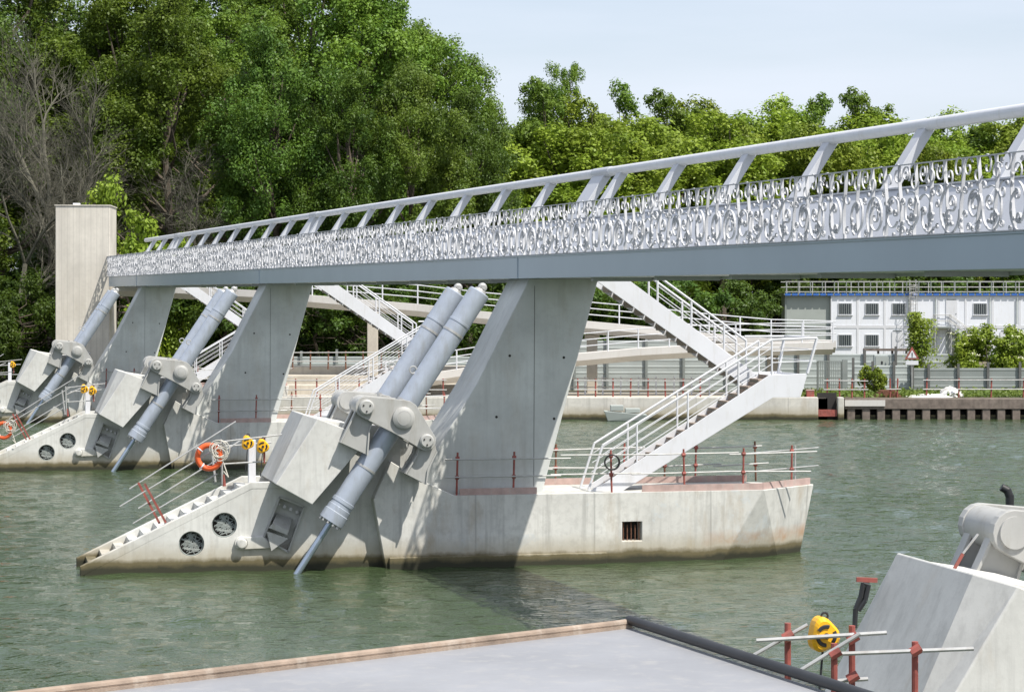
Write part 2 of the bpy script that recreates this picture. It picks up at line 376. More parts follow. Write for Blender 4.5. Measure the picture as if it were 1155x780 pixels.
for c_, rr in gr:
    mb = MB(); y = NV0 + .12
    mb.lathe(c_ + Vector((0, .19, 0)), c_ + Vector((0, .3, 0)), [(0, rr * .97), (.03, rr * .97)], 32)
    g = mb.build('grating', M['dark'], pier)
    mb = MB(); rg = random.Random(3)
    mb.torus(c_ + Vector((0, .1, 0)), (0, 1, 0), rr * .95, .02, 32, 6)
    for i in range(60):
        a1, a2 = rg.uniform(0, 6.28), rg.uniform(0, 6.28)
        q1 = c_ + Vector((math.cos(a1), 0, math.sin(a1))) * rr * .9 * rg.uniform(.3, 1); q2 = c_ + Vector((math.cos(a2), 0, math.sin(a2))) * rr * .9 * rg.uniform(.3, 1)
        mb.tube(q1 + Vector((0, .13, 0)), q2 + Vector((0, .13, 0)), .011, 5)
    mb.build('grating_bars', M['hoard'], g)
# steps up the nose between two edge beams
d = Vector((nb[0] - na[0], 0, LZ - na[1])); NS = 12
for v0, v1 in ((NV0 - .004, NV0 + .2), (NV1 - .2, NV1 + .004)):
    mb = MB(); mb.prism([(na[0] - .12, -.06), (na[0] - .12, .2), (nb[0] - .02, LZ + .17), (pz(322, 545, NV0)[0], LZ + .17), (pz(322, 545, NV0)[0], LZ), (nb[0], LZ)], v0, v1)
    mb.build('edge_beam', M['nose'], pier, bevel=.015)
mb = MB()
for i in range(NS):
    x0 = na[0] + d.x * i / NS; x1 = x0 + d.x / NS; z1 = na[1] + d.z * (i + 1) / NS + .02
    mb.box(x0 + .1, x1, NV0 + .2, NV1 - .2, z1 - .3, z1 - (.002 if i < 11 else 0))
mb.build('nose_steps', M['nose'], pier)
# overhanging housing block, lofted through outlines, the same on both sides
FRO = [(311, 546), (349, 567), (405, 502), (396, 490), (359, 472)]; MID = [(307, 543), (349, 567), (405, 502), (398, 488), (342, 467)]
ro = poly(FRO, -.5); rm_ = poly(MID, -.02)
ro[1:4] = [(rm_[k][0] + .02, rm_[k][1] + .02) for k in (1, 2, 3)]
ro[1] = (rm_[1][0], rm_[1][1]); ro[2] = rm_[2]
rings_ = [[(u, v, z) for u, z in q] for v, q in ((-.5, ro), (-.02, rm_), (MT + .02, rm_), (MT + .5, ro))]
MB().rings(rings_).build('housing_block', M['block'], pier, bevel=.02)
# fixing boss, position box in its recess
c_ = pp(270, 613, NV0); mb = MB()
mb.prism([pz(268, 606, NV0), pz(268, 619, NV0), pz(310, 617, NV0), pz(296, 604, NV0)], NV0 - .1, NV0 + .01)
mb.lathe(pp(272, 612, NV0) - Vector((0, .2, 0)), pp(272, 612, NV0), [(0, .1), (.02, .13), (.1, .13), (.1, .17), (.2, .17)], 20)
mb.build('anchor_boss', M['nose'], pier, bevel=.01)
fr1 = MB(); pts = poly([(315, 560), (343, 571), (325, 622), (297, 606)], NV0)
for i in range(4):
    a, b2 = pts[i], pts[(i + 1) % 4]; fr1.bar((a[0], NV0 - .01, a[1]), (b2[0], NV0 - .01, b2[1]), .05, .07, (0, 1, 0))
sb = fr1.build('sluice_frame', M['yoke'], pier)
mb = MB(); q = lambda a, b2, v: pp(a, b2, v)
mb.rings([[pp(312, 578, NV0 + .2), pp(330, 585, NV0 + .2), pp(326, 598, NV0 + .2), pp(306, 591, NV0 + .2)], [pp(308, 590, NV0 - .22), pp(326, 598, NV0 - .22), pp(324, 603, NV0 - .22), pp(303, 595, NV0 - .22)]])
mb.build('sluice_bracket', M['yoke'], sb, bevel=.008)
mb = MB(); mb.prism([pz(300, 598, NV0), pz(324, 606, NV0), pz(305, 620, NV0)], NV0 - .2, NV0 - .14); mb.build('sluice_lug', M['yoke'], sb)
for a, b2 in ((314, 568), (321, 571), (328, 574), (335, 577), (310, 574), (307, 581)): MB().tube(pp(a, b2, NV0 + .12), pp(a, b2, NV0 + .26), .045, 8).build('sluice_bolt', M['galv'], sb)
# yokes: rounded link plates in front of and behind each cylinder, carried on gussets
def hull(cs_, n=16):
    pts = []
    for (x, z, r) in cs_:
        pts += [(x + r * math.cos(2 * math.pi * i / n), z + r * math.sin(2 * math.pi * i / n)) for i in range(n)]
    pts = sorted(set(pts))
    def half(ps):
        h = []
        for p in ps:
            while len(h) > 1 and (h[-1][0] - h[-2][0]) * (p[1] - h[-2][1]) - (h[-1][1] - h[-2][1]) * (p[0] - h[-2][0]) <= 0: h.pop()
            h.append(p)
        return h
    return half(pts)[:-1] + half(pts[::-1])[:-1]
pins = [(413, 459, 12), (455, 471, 20), (481, 497, 11)]
for sgn in (1, -1):
    def V(v): return v if sgn > 0 else MT - v
    P_ = []
    for (a, b2, r) in pins:
        u, z = pz(a, b2, -.98); P_.append((u, z, r / 45.))
    yk = None
    for v0 in (-.98, -.08):
        mb = MB()
        for i, (a, b2) in enumerate(((0, 1), (1, 2))):
            y0, y1 = sorted((V(v0 + i * .0015), V(v0 + .14 - i * .0015)))
            mb.prism(hull([P_[a], P_[b2]]), y0, y1)
        o = mb.build('yoke_plate', M['yoke'], pier, bevel=.01); yk = yk or o
    s_ = 1 if sgn > 0 else -1
    for i, (u, z, r) in enumerate(P_):
        mb = MB(); big_ = i == 1; k = r * (.62 if big_ else .72)
        a_ = Vector((u, V(-1.10), z)); b_v = Vector((u, V(.3), z))
        if big_: prof = [(0, k * .55), (.02, k * .8), (.05, k), (1.2, k)]
        else: prof = [(0, k * .8), (.03, k), (.25, k), (.255, r * .93), (1.03, r * .93), (1.035, k), (1.2, k)]
        mb.lathe(a_, b_v, prof, 28); pn = mb.build('pin', M['yoke'], yk)
        if big_:
            mb = MB(); mb.torus((u, V(-1.085), z), (0, 1, 0), k * .62, .014, 24, 6); mb.build('pin_groove', M['galv'], yk)
        else:
            for q_ in range(3):
                an = q_ * 2.09 + .5; mb = MB(); c_ = Vector((u + math.cos(an) * k * .5, V(-1.115), z + math.sin(an) * k * .5)); mb.tube(c_, c_ + Vector((0, .04 * s_, 0)), .022, 8); mb.build('bolt', M['dark'], yk)
    for base in ([(404, 452), (412, 447), (421, 462), (414, 485), (412, 512), (382, 498), (396, 470)], [(474, 490), (487, 494), (490, 508), (480, 528), (478, 545), (455, 533), (468, 512)]):
        for v in (-.80, -.2):
            y0, y1 = sorted((V(v), V(v + .07))); pb = poly(base, -.5); g_ = MB().prism(pb, y0, y1).build('gusset', M['yoke'], pier, bevel=.006)
            for i0, i1 in ((0, len(base) - 1), (len(base) - 1, len(base) - 2), (2, 3), (3, 4)):
                yc = (y0 + y1) / 2; MB().bar((pb[i0][0], yc, pb[i0][1]), (pb[i1][0], yc, pb[i1][1]), .17, .035, (1, 0, .3)).build('flange', M['yoke'], g_)
        y0, y1 = sorted((V(-.73), V(-.2))); MB().prism(poly([base[-3], base[-2], base[-1]] if len(base) < 5 else [base[-4], base[-2], (base[-2][0] + 4, base[-2][1] - 5), (base[-4][0] + 3, base[-4][1] - 5)], -.5), y0, y1).build('gusset_base', M['yoke'], pier)
# pipes and valves along the housing top
mb = MB(); rg = random.Random(11)
for i in range(9):
    a = pp(425 + i * 5, 452 + i * 3, .5 + .3 * (i % 3)); mb.tube(a - Vector((0, 0, .5)), a + Vector((.05, 0, .14 + .1 * rg.random())), .035, 8); mb.tube(a + Vector((-.16, 0, .0)), a + Vector((.2, .1, .05)), .045, 8)
mb.path([pp(395, 470, 1.2), pp(430, 478, 1.2), pp(470, 500, 1.2)], .05)
mb.build('pipework', M['galv'], pier)
mb = MB().box(pz(400, 480, 1)[0], pz(455, 480, 1)[0], .4, 1.7, pz(400, 505, 1)[1], pz(400, 478, 1)[1]); mb.build('machine_plinth', M['block'], pier, bevel=.03)

# ------------------------------------------------------------------ hydraulic cylinders
CG = 'hydraulic cylinders leaning on the piers'
def cylinder(v, label, grey=False):
    a = pp(541, 329, -.47); b2 = pp(373, 588, -.47)
    a.y = b2.y = v; dr = (b2 - a).normalized(); ln = (b2 - a).length
    base = b2 + dr * 1.55
    t = pthing('hydraulic_cylinder', base, label, 'hydraulic cylinder', CG)
    r = .275
    MB().lathe(a, b2, [(0, r * .9), (.03, r), (.9, r), (.905, r + .012), (.96, r + .012), (.965, r), (1.9, r), (3.2, r), (4.6, r), (ln, r)], 36).build('barrel', M['cyl'], t, base)
    MB().lathe(b2 - dr * .62, b2, [(0, r + .005), (.01, r + .025), (.1, r + .025), (.11, r + .01), (.2, r + .01), (.21, r + .03), (.34, r + .03), (.36, r + .05), (.62, r + .05), (.63, r * .5)], 36).build('gland', M['cyl'], t, base)
    x = dr.orthogonal().normalized(); y = dr.cross(x)
    for i in range(12):
        q = 2 * math.pi * i / 12; c_ = b2 + (x * math.cos(q) + y * math.sin(q)) * (r + .005); MB().tube(c_, c_ + dr * .07, .035, 6).build('bolt', M['galv'], t, base)
    MB().lathe(b2, b2 + dr * 3, [(0, .085), (3., .085)], 20).build('rod', M['rod'], t, base)
    mb = MB(); tp = a - dr * .13
    mb.torus(tp, (0, 1, 0), .065, .055, 20, 8); mb.lathe(a - dr * .07, a, [(0, .13), (.07, .18)], 16); mb.tube(tp + Vector((0, -.09, 0)), tp + Vector((0, .09, 0)), .05, 10); mb.build('lifting_eye', M['galv'], t, base)
    mb = MB(); c_ = a + dr * 2.45
    mb.torus(c_ + Vector((-.34, -.02, .1)), (0, 1, 0), .09, .02, 16, 6); mb.tube(c_, c_ + Vector((-.33, 0, .02)), .03, 8)
    mb.tube(a + Vector((-.3, -.1, -.1)) + dr * .1, a + Vector((-.26, -.1, .05)), .035, 8)
    mb.build('hose_port', M['galv'], t, base)
    mb = MB()
    o = Vector((-.2, -.3 if v < 1 else .3, .12)) * .9
    mb.tube(a + dr * .5 + Vector((-.28, 0, -.17)), b2 - dr * .9 + Vector((-.28, 0, -.17)), .022, 6)
    mb.build('oil_pipe', M['galv'], t, base)
    mb = MB(); s_ = -1 if v < 1 else 1; n_ = 18; A = a + dr * 2.45 + Vector((-.3, 0, -.1)); B3 = a + dr * 4.1 + Vector((-.6, .1 * s_, .15))
    mb.path([A.lerp(B3, k / n_) + Vector((-.12, 0, -.3)) * math.sin(math.pi * k / n_) for k in range(n_ + 1)], .02, 6); mb.build('hose', M['black'], t, base)
    for f in (1.2, 3.3, 5.2): MB().lathe(a + dr * f, a + dr * (f + .06), [(0, r + .004), (0.001, r + .012), (.059, r + .012), (.06, r + .004)], 32).build('strap', M['galv'], t, base)
    return t
c1 = cylinder(-.47, 'front blue-grey hydraulic cylinder of the largest whole pier, its rod entering the water')
c2 = cylinder(MT + .47, 'duller grey hydraulic cylinder just behind the shiny one of the nearest whole pier')

# ------------------------------------------------------------------ stairs at each pier
def staircase(label):
    va, vb, vc, vd = .55, 1.45, 1.7, 2.6
    base = (pz(690, 553, va)[0], 1.5, DZ)
    t = pthing('steel_staircase', base, label, 'staircase', 'white steel staircases from pier deck to footbridge')
    u = lambda x, y, v=va: pz(x, y, v)
    low = [u(664, 555), u(680, 546), u(868, 423), u(911, 421), u(903, 448), u(872, 448), u(703, 556)]
    low[0] = (low[0][0], DZ); low[-1] = (low[-1][0], DZ)
    MB().prism(low, va, va + .06).build('stringer', M['white'], t, base, .006)
    MB().prism(low[:3] + low[-2:] , vb - .06, vb).build('stringer', M['white'], t, base, .006)
    mb = MB(); s0 = Vector((low[1][0] + .25, 0, low[1][1] - .12)); s1 = Vector((low[2][0], 0, low[2][1] - .03)); N = 15
    for i in range(N):
        p = s0 + (s1 - s0) * (i + .5) / N
        mb.box(p.x - .15, p.x + .15, va + .06, vb - .06, p.z - .025, p.z + .02); mb.box(p.x + .12, p.x + .15, va + .06, vb - .06, p.z + .02, p.z + .13)
    mb.build('tread', M['brown'], t, base)
    lx0, lx1 = low[2][0], low[3][0]; lz = low[3][1] - .06
    mb = MB().box(lx0, lx1 - .1, va + .06, vd - .002, lz - .08, lz); mb.build('landing', M['white'], t, base)
    mb = MB().prism([low[2], low[3], low[4], low[5]], vd, vd + .06); mb.box(lx1 - .14, lx1 - .08, va + .06, vd, lz - .35, lz + .04); mb.build('landing_frame', M['white'], t, base)
    up = [u(669, 314, vc), u(707, 314, vc), u(856, 424, vc), u(848, 440, vc)]
    for v0 in (vc, vd - .06): MB().prism(up, v0, v0 + .06).build('stringer', M['white'], t, base, .006)
    mb = MB(); s0 = Vector((up[0][0] + .5, 0, up[0][1] - .1)); s1 = Vector((up[3][0] - .05, 0, up[3][1] + .25)); N = 13
    for i in range(N):
        p = s0 + (s1 - s0) * (i + .5) / N; mb.box(p.x - .16, p.x + .16, vc + .06, vd - .06, p.z - .02, p.z + .02); mb.box(p.x - .16, p.x - .13, vc + .06, vd - .06, p.z - .17, p.z - .02)
    mb.build('tread', M['brown'], t, base)
    # handrails: lower flight, both sides
    for v, top in ((va + .03, [(664, 553), (680, 502), (871, 383), (922, 381), (911, 421)]), (vb - .03, [(664, 553), (680, 502), (868, 385)])):
        mb = MB(); P3 = [Vector((*(lambda q: (q[0], v, q[1]))(pz(a, b2, va)),)) for a, b2 in top]
        mb.path(P3, .032, 8)
        A, B2 = P3[1], P3[2]
        for k in (.25, .5, .75): mb.tube(A - Vector((0, 0, k * 1.0)) + Vector((-.1 * k, 0, 0)), B2 - Vector((0, 0, k * .85)), .012, 6)
        for f in (.2, .5, .8, 1.):
            q = A + (B2 - A) * f; mb.tube(q, q - Vector((0, 0, 1.02)), .028, 8)
        if v < 1:
            q = P3[2]
            for k in (.3, .6): mb.tube(q - Vector((0, 0, k)), P3[3] - Vector((.05 * k, 0, k * 1.0)), .012, 6)
            mb.bar(P3[3], P3[4], .05, .1, (0, 1, 0))
        mb.build('handrail', M['white'], t, base)
    mb = MB(); q = P3[0]; E = [Vector((lx1 - .05 + .12, y, lz + 1.0)) for y in (va + .03, vd)]
    mb.tube(E[0], E[1], .03, 8)
    for k in (.3, .6): mb.tube(E[0] - Vector((.06 * k, 0, k)), E[1] - Vector((.06 * k, 0, k)), .012, 6)
    mb.tube(E[1], (lx0, vd, lz + 1.0), .03, 8); mb.bar(E[1], (lx1 - .1, vd, lz), .05, .1, (0, 1, 0))
    for k in (.3, .6): mb.tube(E[1] - Vector((.06 * k, 0, k)), (lx0, vd, lz + 1 - k), .012, 6)
    mb.build('handrail', M['white'], t, base)
    for v, top in ((vc + .03, [(742, 311), (835, 379)]), (vd - .03, [(758, 311), (848, 377)])):
        mb = MB(); P3 = [Vector((pz(a, b2, vc)[0], v, pz(a, b2, vc)[1])) for a, b2 in ((742, 311), (842, 384))]
        mb.path(P3, .032, 8); mb.tube(P3[1], P3[1] - Vector((0, 0, 1.05)), .03, 8)
        for k in (.25, .5, .75): mb.tube(P3[0] - Vector((0, 0, k * 1.05)), P3[1] - Vector((0, 0, k * 1.05)), .012, 6)
        for f in (.0, .38, .75):
            q = P3[0] + (P3[1] - P3[0]) * f; mb.tube(q, q - Vector((0, 0, 1.1)), .03, 8)
        mb.build('handrail', M['white'], t, base)
    return t
st1 = staircase('white steel staircase doubling back from the nearest whole pier deck up to the footbridge')

# ------------------------------------------------------------------ temporary tube railings
def railing(kind, label):
    rg = random.Random({'n': 2, 'f': 5}[kind])
    v = .1 if kind == 'n' else TH - .1
    xs = (515, 579, 690, 772, 838, 905) if kind == 'n' else (545, 603, 655, 735, 783, 819, 890)
    base = (pz(700, 553, 0)[0], v, DZ)
    t = pthing('tube_railing', base, label, 'railing', 'scaffold tube railings on the piers')
    us = [pz(x, 553, .1)[0] for x in xs]
    for i, x in enumerate(us):
        if kind == 'n' and i == 5: v_ = TH / 2 - .5
        else: v_ = v
        lean = rg.uniform(-.03, .03)
        MB().tube((x, v_, DZ), (x + lean, v_, DZ + 1.08), .027, 8).build('post', M['red'] if kind == 'n' or i % 2 else M['rust'], t, base)
        for zz in (.93, .45): MB().tube((x + lean * zz - .045, v_, DZ + zz), (x + lean * zz + .045, v_, DZ + zz), .05, 8).build('clamp', M['red'], t, base)
    for h in (.45, .93):
        mb = MB(); a = us[0] - .3
        while a < us[-1] - .3:
            b2 = min(a + rg.uniform(2.2, 3.4), us[-1] + rg.uniform(.1, .5)); off = rg.choice((-.04, .04))
            end = v
            mb.tube((a, v + off, DZ + h + rg.uniform(-.04, .04)), (b2, v + off, DZ + h + rg.uniform(-.04, .04)), .02, 8); a = b2 - .25
        mb.build('rail', M['galv'], t, base)
    mb = MB()
    for a, b2 in (((519, 606), (725, 862)) if kind == 'n' else ((620, 700), (740, 880))):
        mb.box(pz(a, 553, 0)[0], pz(b2, 553, 0)[0], v - .06, v - .02, DZ + .004, DZ + .17)
    mb.build('toe_board', M['pink'], t, base)
    if kind == 'n':
        mb = MB(); a = Vector((pz(862, 553, 0)[0], .12, 0)); b2 = Vector((tip_t[0] - .12, TH / 2, 0))
        mb.bar(a + Vector((0, 0, DZ + .09)), b2 + Vector((0, 0, DZ + .09)), .04, .17); mb.build('toe_board', M['pink'], t, base)
        mb = MB()
        for h in (.45, .93): mb.tube(a + Vector((-.5, 0, DZ + h)), b2 + Vector((.35, .3, DZ + h + .02)), .02, 8)
        mb.tube((tip_t[0] - .35, TH / 2 + .5, DZ), (tip_t[0] - .35, TH / 2 + .5, DZ + 1), .027)
        mb.build('rail', M['galv'], t, base)
    return t
rn1 = railing('n', 'front red post railing on the largest whole pier deck')
rf1 = railing('f', 'rear dark tube railing on the largest whole pier deck, beyond the stairs')
def nose_railing(label):
    base = (nb[0], NV0 + .1, LZ + .17); v = NV0 + .1
    t = pthing('nose_railing', base, label, 'railing', 'tube railings on the pier noses')
    for a, b2 in (((156, 544), (180, 590)), ((163, 545), (187, 589))):
        MB().bar(pp(a[0], a[1], v + (.3 if a[0] < 160 else 0)), pp(b2[0], b2[1], v + (.3 if a[0] < 160 else 0)), .055, .055).build('post', M['red'], t, base)
    mb = MB()
    for a, b2, vv in (((146, 551), (266, 475), NV1 - .1), ((135, 571), (258, 497), v), ((156, 573), (250, 515), NV1 - .1), ((150, 590), (245, 534), v)):
        mb.tube(pp(*a, vv), pp(*b2, vv), .018, 8)
    mb.path([pp(250, 498, v), pp(318, 490, v)], .02); mb.path([pp(252, 503, NV1 - .2), pp(306, 499, NV1 - .2)], .02)
    mb.path([pp(252, 523, v), pp(300, 520, v)], .02); mb.path([pp(250, 510, v), pp(272, 496, NV1 - .3)], .02)
    mb.build('rail', M['galv'], t, base)
    for a, b2, c_, d_, vv in ((251, 546, 249, 495, v), (298, 522, 298, 494, v), (243, 543, 238, 500, NV1 - .2)):
        MB().tube(pp(a, b2, vv), pp(c_, d_, vv), .028).build('post', M['galv'] if a != 298 else M['red'], t, base)
    MB().tube(pp(253, 548, v), pp(252, 535, v), .045, 8, .03).build('socket', M['red'], t, base)
    mb = MB(); q = pp(284, 546, 1.6); mb.box(q.x - .09, q.x + .09, 1.5, 1.68, LZ, LZ + 1.15); mb.build('davit_post', M['white'], t, base, .01)
    return t
nr1 = nose_railing('tube railing with red struts over the stepped nose of the largest whole pier')
def hoist(px, py, v, label):
    p = pp(px, py, v); base = p
    t = pthing('cable_hoist', base, label, 'hoist', 'yellow cable hoists on the pier railings')
    mb = MB(); s = .165
    out = [((1 + .12 * math.cos(3 * q_ + .6)) * math.cos(q_) * .9, (1 + .12 * math.cos(3 * q_ + .6)) * math.sin(q_) * 1.05) for q_ in [2 * math.pi * k / 28 for k in range(28)]]
    ring = lambda k, y: [(p.x + a * s * k, p.y + y, p.z + b2 * s * k) for a, b2 in out]
    mb.rings([ring(.8, -.11), ring(1, -.07), ring(1, .07), ring(.8, .11)]); mb.build('casing', M['yellow'], t, base)
    mb = MB(); 
    for a0 in (.3, 2.4, 4.5):
        mb.torus((p.x, p.y - .105, p.z), (0, 1, 0), s * .58, .024, 10, 6, a0, a0 + 1.3)
    mb.lathe((p.x, p.y - .135, p.z), (p.x, p.y, p.z), [(0, .03), (.06, .035)], 10)
    mb.build('drum_slot', M['black'], t, base)
    mb = MB(); mb.torus((p.x + .02, p.y, p.z + .19), (0, 1, 0), .035, .012, 14, 6); mb.build('hook', M['black'], t, base); MB().tube((p.x, p.y, p.z - .16), (p.x - .05, p.y, p.z - .75), .012, 6).build('cable', M['black'], t, base)
    return t
h1 = hoist(296, 503, NV0 + .02, 'yellow cable hoist on the red post above the steps of the largest whole pier')
h2 = hoist(279, 499, NV0 + .9, 'yellow cable hoist on the white post behind the steps of the largest whole pier')
def ring_buoy(px, py, v, label):
    p = pp(px, py, v); base = p + Vector((0, 0, -.37))
    t = pthing('life_ring', base, label, 'life ring', 'orange life rings')
    MB().torus(p, (.25, 1, .05), .29, .07, 32, 12).build('ring', M['orange'], t, base)
    for k in range(4):
        a = k * math.pi / 2 + .9; mb = MB(); mb.torus(p + Vector((math.cos(a) * .29, 0, math.sin(a) * .29)), (-math.sin(a), 0, math.cos(a)), .075, .02, 12, 6); mb.build('band', M['white'], t, base)
    mb = MB(); rg = random.Random(4); c_ = p + Vector((.24, -.12, .25))
    for i in range(9):
        mb.torus(c_ + Vector((rg.uniform(-.05, .05), rg.uniform(-.04, .04), -.2 * rg.random())), (rg.uniform(-.3, .3), 1, rg.uniform(-.2, .2)), rg.uniform(.12, .24), .012, 18, 5)
    mb.path([c_, c_ + Vector((.1, 0, -.4)), c_ + Vector((.22, 0, -.75)), c_ + Vector((.1, 0, -.6))], .014)
    mb.build('throw_rope', M['rope'], t, base)
    return t
lr1 = ring_buoy(236, 515, NV0 - .02, 'orange life ring with white throw rope hung on the nearest whole pier nose')
# coil of black hose on the near railing
p = pp(690, 521, -.02); t = pthing('hose_coil', p - Vector((0, 0, .2)), 'black hose coil hanging from a red post at the foot of the white stairs', 'hose')
mb = MB()
for k in range(3): mb.torus(p + Vector((0, -.03 * k, 0)), (.1 * k, 1, .05), .19, .018, 24, 6)
mb.build('coil', M['black'], t, p - Vector((0, 0, .2)))

# ------------------------------------------------------------------ repeat everything along the weir
names = {1: ('second pier from the camera, behind the nearest whole one', 'second'), 2: ('third pier, beside the far tower', 'third'), -1: ('foreground pier at the bottom right corner', 'foreground')}
for k, (long_, w_) in names.items():
    D = STEP * k
    lab = {1: 'second concrete weir pier, behind the largest, its stepped nose at the left edge', 2: 'farthest concrete weir pier, next to the tall tower',
           -1: 'pale concrete pier in the bottom right corner, cut by the frame'}[k]
    copy_tree(pier, D, lab)
    near = {1: 'blue-grey hydraulic cylinder on the camera side of the second pier', 2: 'hydraulic cylinder in front of the tall tower on the farthest pier', -1: 'hydraulic cylinder on the camera side of the foreground corner pier'}[k]
    copy_tree(c1, D, near)
    if k > 0: copy_tree(c2, D, {1: 'hydraulic cylinder just behind the camera side one of the second pier', 2: 'hydraulic cylinder just behind the one in front of the tall tower'}[k])
    if k > 0:
        copy_tree(st1, D, {1: 'white steel staircase seen between the pair of big cylinders and the second column', 2: 'white steel staircase glimpsed behind the second pier column'}[k])
        copy_tree(rn1, D, 'near-edge tube railing on the deck of the %s pier' % w_); copy_tree(rf1, D, 'far-edge tube railing on the deck of the %s pier' % w_)
    if k > 0: copy_tree(nr1, D, 'tube railing with red struts on the nose of the %s pier' % w_)
    if k > 0: copy_tree(h1, D, {1: 'right yellow cable hoist of the two on the second pier nose', 2: 'yellow cable hoist above the nose of the farthest pier at the left edge', -1: 'yellow cable hoist in the right foreground beside the concrete housing, nearer one'}[k])
    if k == 1: copy_tree(h2, D, 'left yellow cable hoist of the two on the second pier nose')
q = pp(-120, 500, NV0)
lr2 = copy_tree(lr1, None, 'orange life ring cut by the left edge of the picture'); lr2.location = wp(4, 496, 92.5)
# foreground extras
D = STEP * -1
t = empty('exhaust_pipe', wp(1139, 575, 31), 0, 'short bent black exhaust pipe above the foreground pin housing', 'pipe')
MB().lathe((0, 0, -.3), (0, 0, .2), [(0, .055), (.5, .055)], 14).lathe((0, 0, .17), (-.035, 0, .27), [(0, .055), (.105, .053)], 14).lathe((-.03, 0, .255), (-.11, 0, .3), [(0, .053), (.09, .05)], 14).build('elbow', M['black'], t)
t = empty('pump_hose', wp(966, 698, 27.6), 0, 'black hose with a red handle beside the left face of the foreground housing', 'hose')
MB().path([(-.02, 0, -.1), (-.01, 0, .12), (.05, 0, .26), (.08, 0, .42), (.14, 0, .4), (.1, 0, .22), (.02, 0, .1)], .03, 8).build('hose', M['black'], t)
MB().bar((.0, 0, .46), (.24, 0, .45), .05, .05).build('handle', M['red'], t)
q_ = wp(1068, 646, 27); t = empty('red_strut', q_, 0, 'thin red diagonal strut leaning on the foreground pin bracket', 'strut')
MB().bar((0, 0, -.1), wp(1086, 624, 27) - q_, .035, .035).build('strut_bar', M['red'], t); MB().bar(wp(1086, 624, 27) - q_, wp(1103, 602, 27.1) - q_, .02, .02).build('strut_rod', M['galv'], t)
YF = 24.6; bF = wp(950, 770, YF); t = empty('tube_railing', bF, 0, 'crossing red and grey scaffold tubes at the bottom right foreground', 'railing', 'scaffold tube railings on the piers')
def fg(a, b2, dy=0.): return wp(a, b2, YF + dy) - bF
for a, y0, y1, dy in ((888.5, 702, 790, .3), (941, 725, 800, -.3), (961, 705, 800, .1), (1032, 723, 810, 0)): MB().tube(fg(a, y1, dy), fg(a, y0, dy), .035, 10).build('post', M['red'], t)
for a, b2, c_, d_, dy in ((853, 722, 1000, 713, 0), (846, 741, 911, 704, .35), (899, 758, 970, 714, -.35), (943, 737, 1098, 731, -.1), (936, 768, 979, 765, .1)): MB().tube(fg(a, b2, dy), fg(c_, d_, dy), .022, 8).build('rail', M['galv'], t)
for a, b2, dy in ((888.5, 716, .28), (941, 735, -.28), (961, 718, .08), (961, 762, .08), (1032, 732, -.02)): q = fg(a, b2, dy); MB().tube(q - Vector((.05, .06, .03)), q + Vector((.05, -.06, .03)), .055, 8).build('clamp', M['red'], t)
hF = copy_tree(h1, None, 'yellow cable hoist among the scaffold tubes in the right foreground'); hF.location = wp(928, 715, YF + .15)
# ------------------------------------------------------------------ footbridge
c_off = 18.49
Bx = Vector((Bd.y, -Bd.x, 0))                           # across the bridge, away from the camera
BA = math.atan2(-Bd.x, Bd.y)                            # frame: local x = Bx, local y = Bd
Y0, Y1 = 18.0, 139.6
BO = Vector((BK * 60 + c_off, 60, 0))                   # bridge origin at the first pier
def bs(Y): return (Y - 60) / Bd.y
br = empty('footbridge', BO, BA, 'long pale grey footbridge with scrollwork parapet crossing above the river on the piers', 'footbridge')
s0, s1 = bs(Y0), bs(Y1)
f0, f1, ptop = H + .36, H + .93, H + 2.12
joints = [bs(60 + 33.7 * k + .9) for k in (-1, 0, 1, 2)] + [s1]
edges = [s0] + joints
for a, b2 in zip(edges[:-1], edges[1:]):
    mb = MB(); mb.prism([(0, f0), (.5, f0 - .0), (.5, f0 + .03), (.03, f0 + .03), (.03, f1 - .05), (.16, f1 - .05), (.16, f1), (-.02, f1), (-.02, f1 - .04), (0, f1 - .04)], a + .012, b2 - .012)
    mb.build('fascia', M['steelgrey'], br, bevel=.006)
for j in joints[:-1]: MB().box(-.012, .0, j + .08, j + .95, f0 + .004, f1 - .045).build('joint_plate', M['steelgrey'], br)
mb = MB().box(.5, 2.08, s0, s1, f0 + .002, f0 + .06); mb.box(.2, 2.08, s0, s1, f1 - .28, f1 - .1); mb.build('deck', M['lavender'], br)
mb = MB().box(2.08, 2.25, s0, s1, f0 - .06, f1 - .02); mb.build('far_edge_beam', M['white'], br)
mb = MB(); s = s0 + 1
while s < s1:
    MB().box(.55, 2.05, s, s + .16, f0 - .09, f0).build('cross_beam', M['lavender'], br); s += 4.39
# inner leaning web plate
A_ = (.62, f1 - .1); B2_ = (1.33, H + 1.86)
mb = MB(); mb.prism([A_, (A_[0] + .03, A_[1]), (B2_[0] + .03, B2_[1]), B2_], s0, s1); mb.prism([(B2_[0] - .04, B2_[1]), (B2_[0] + .12, B2_[1]), (B2_[0] + .12, B2_[1] + .03), (B2_[0] - .04, B2_[1] + .03)], s0, s1)
mb.build('web_plate', M['lavender'], br)
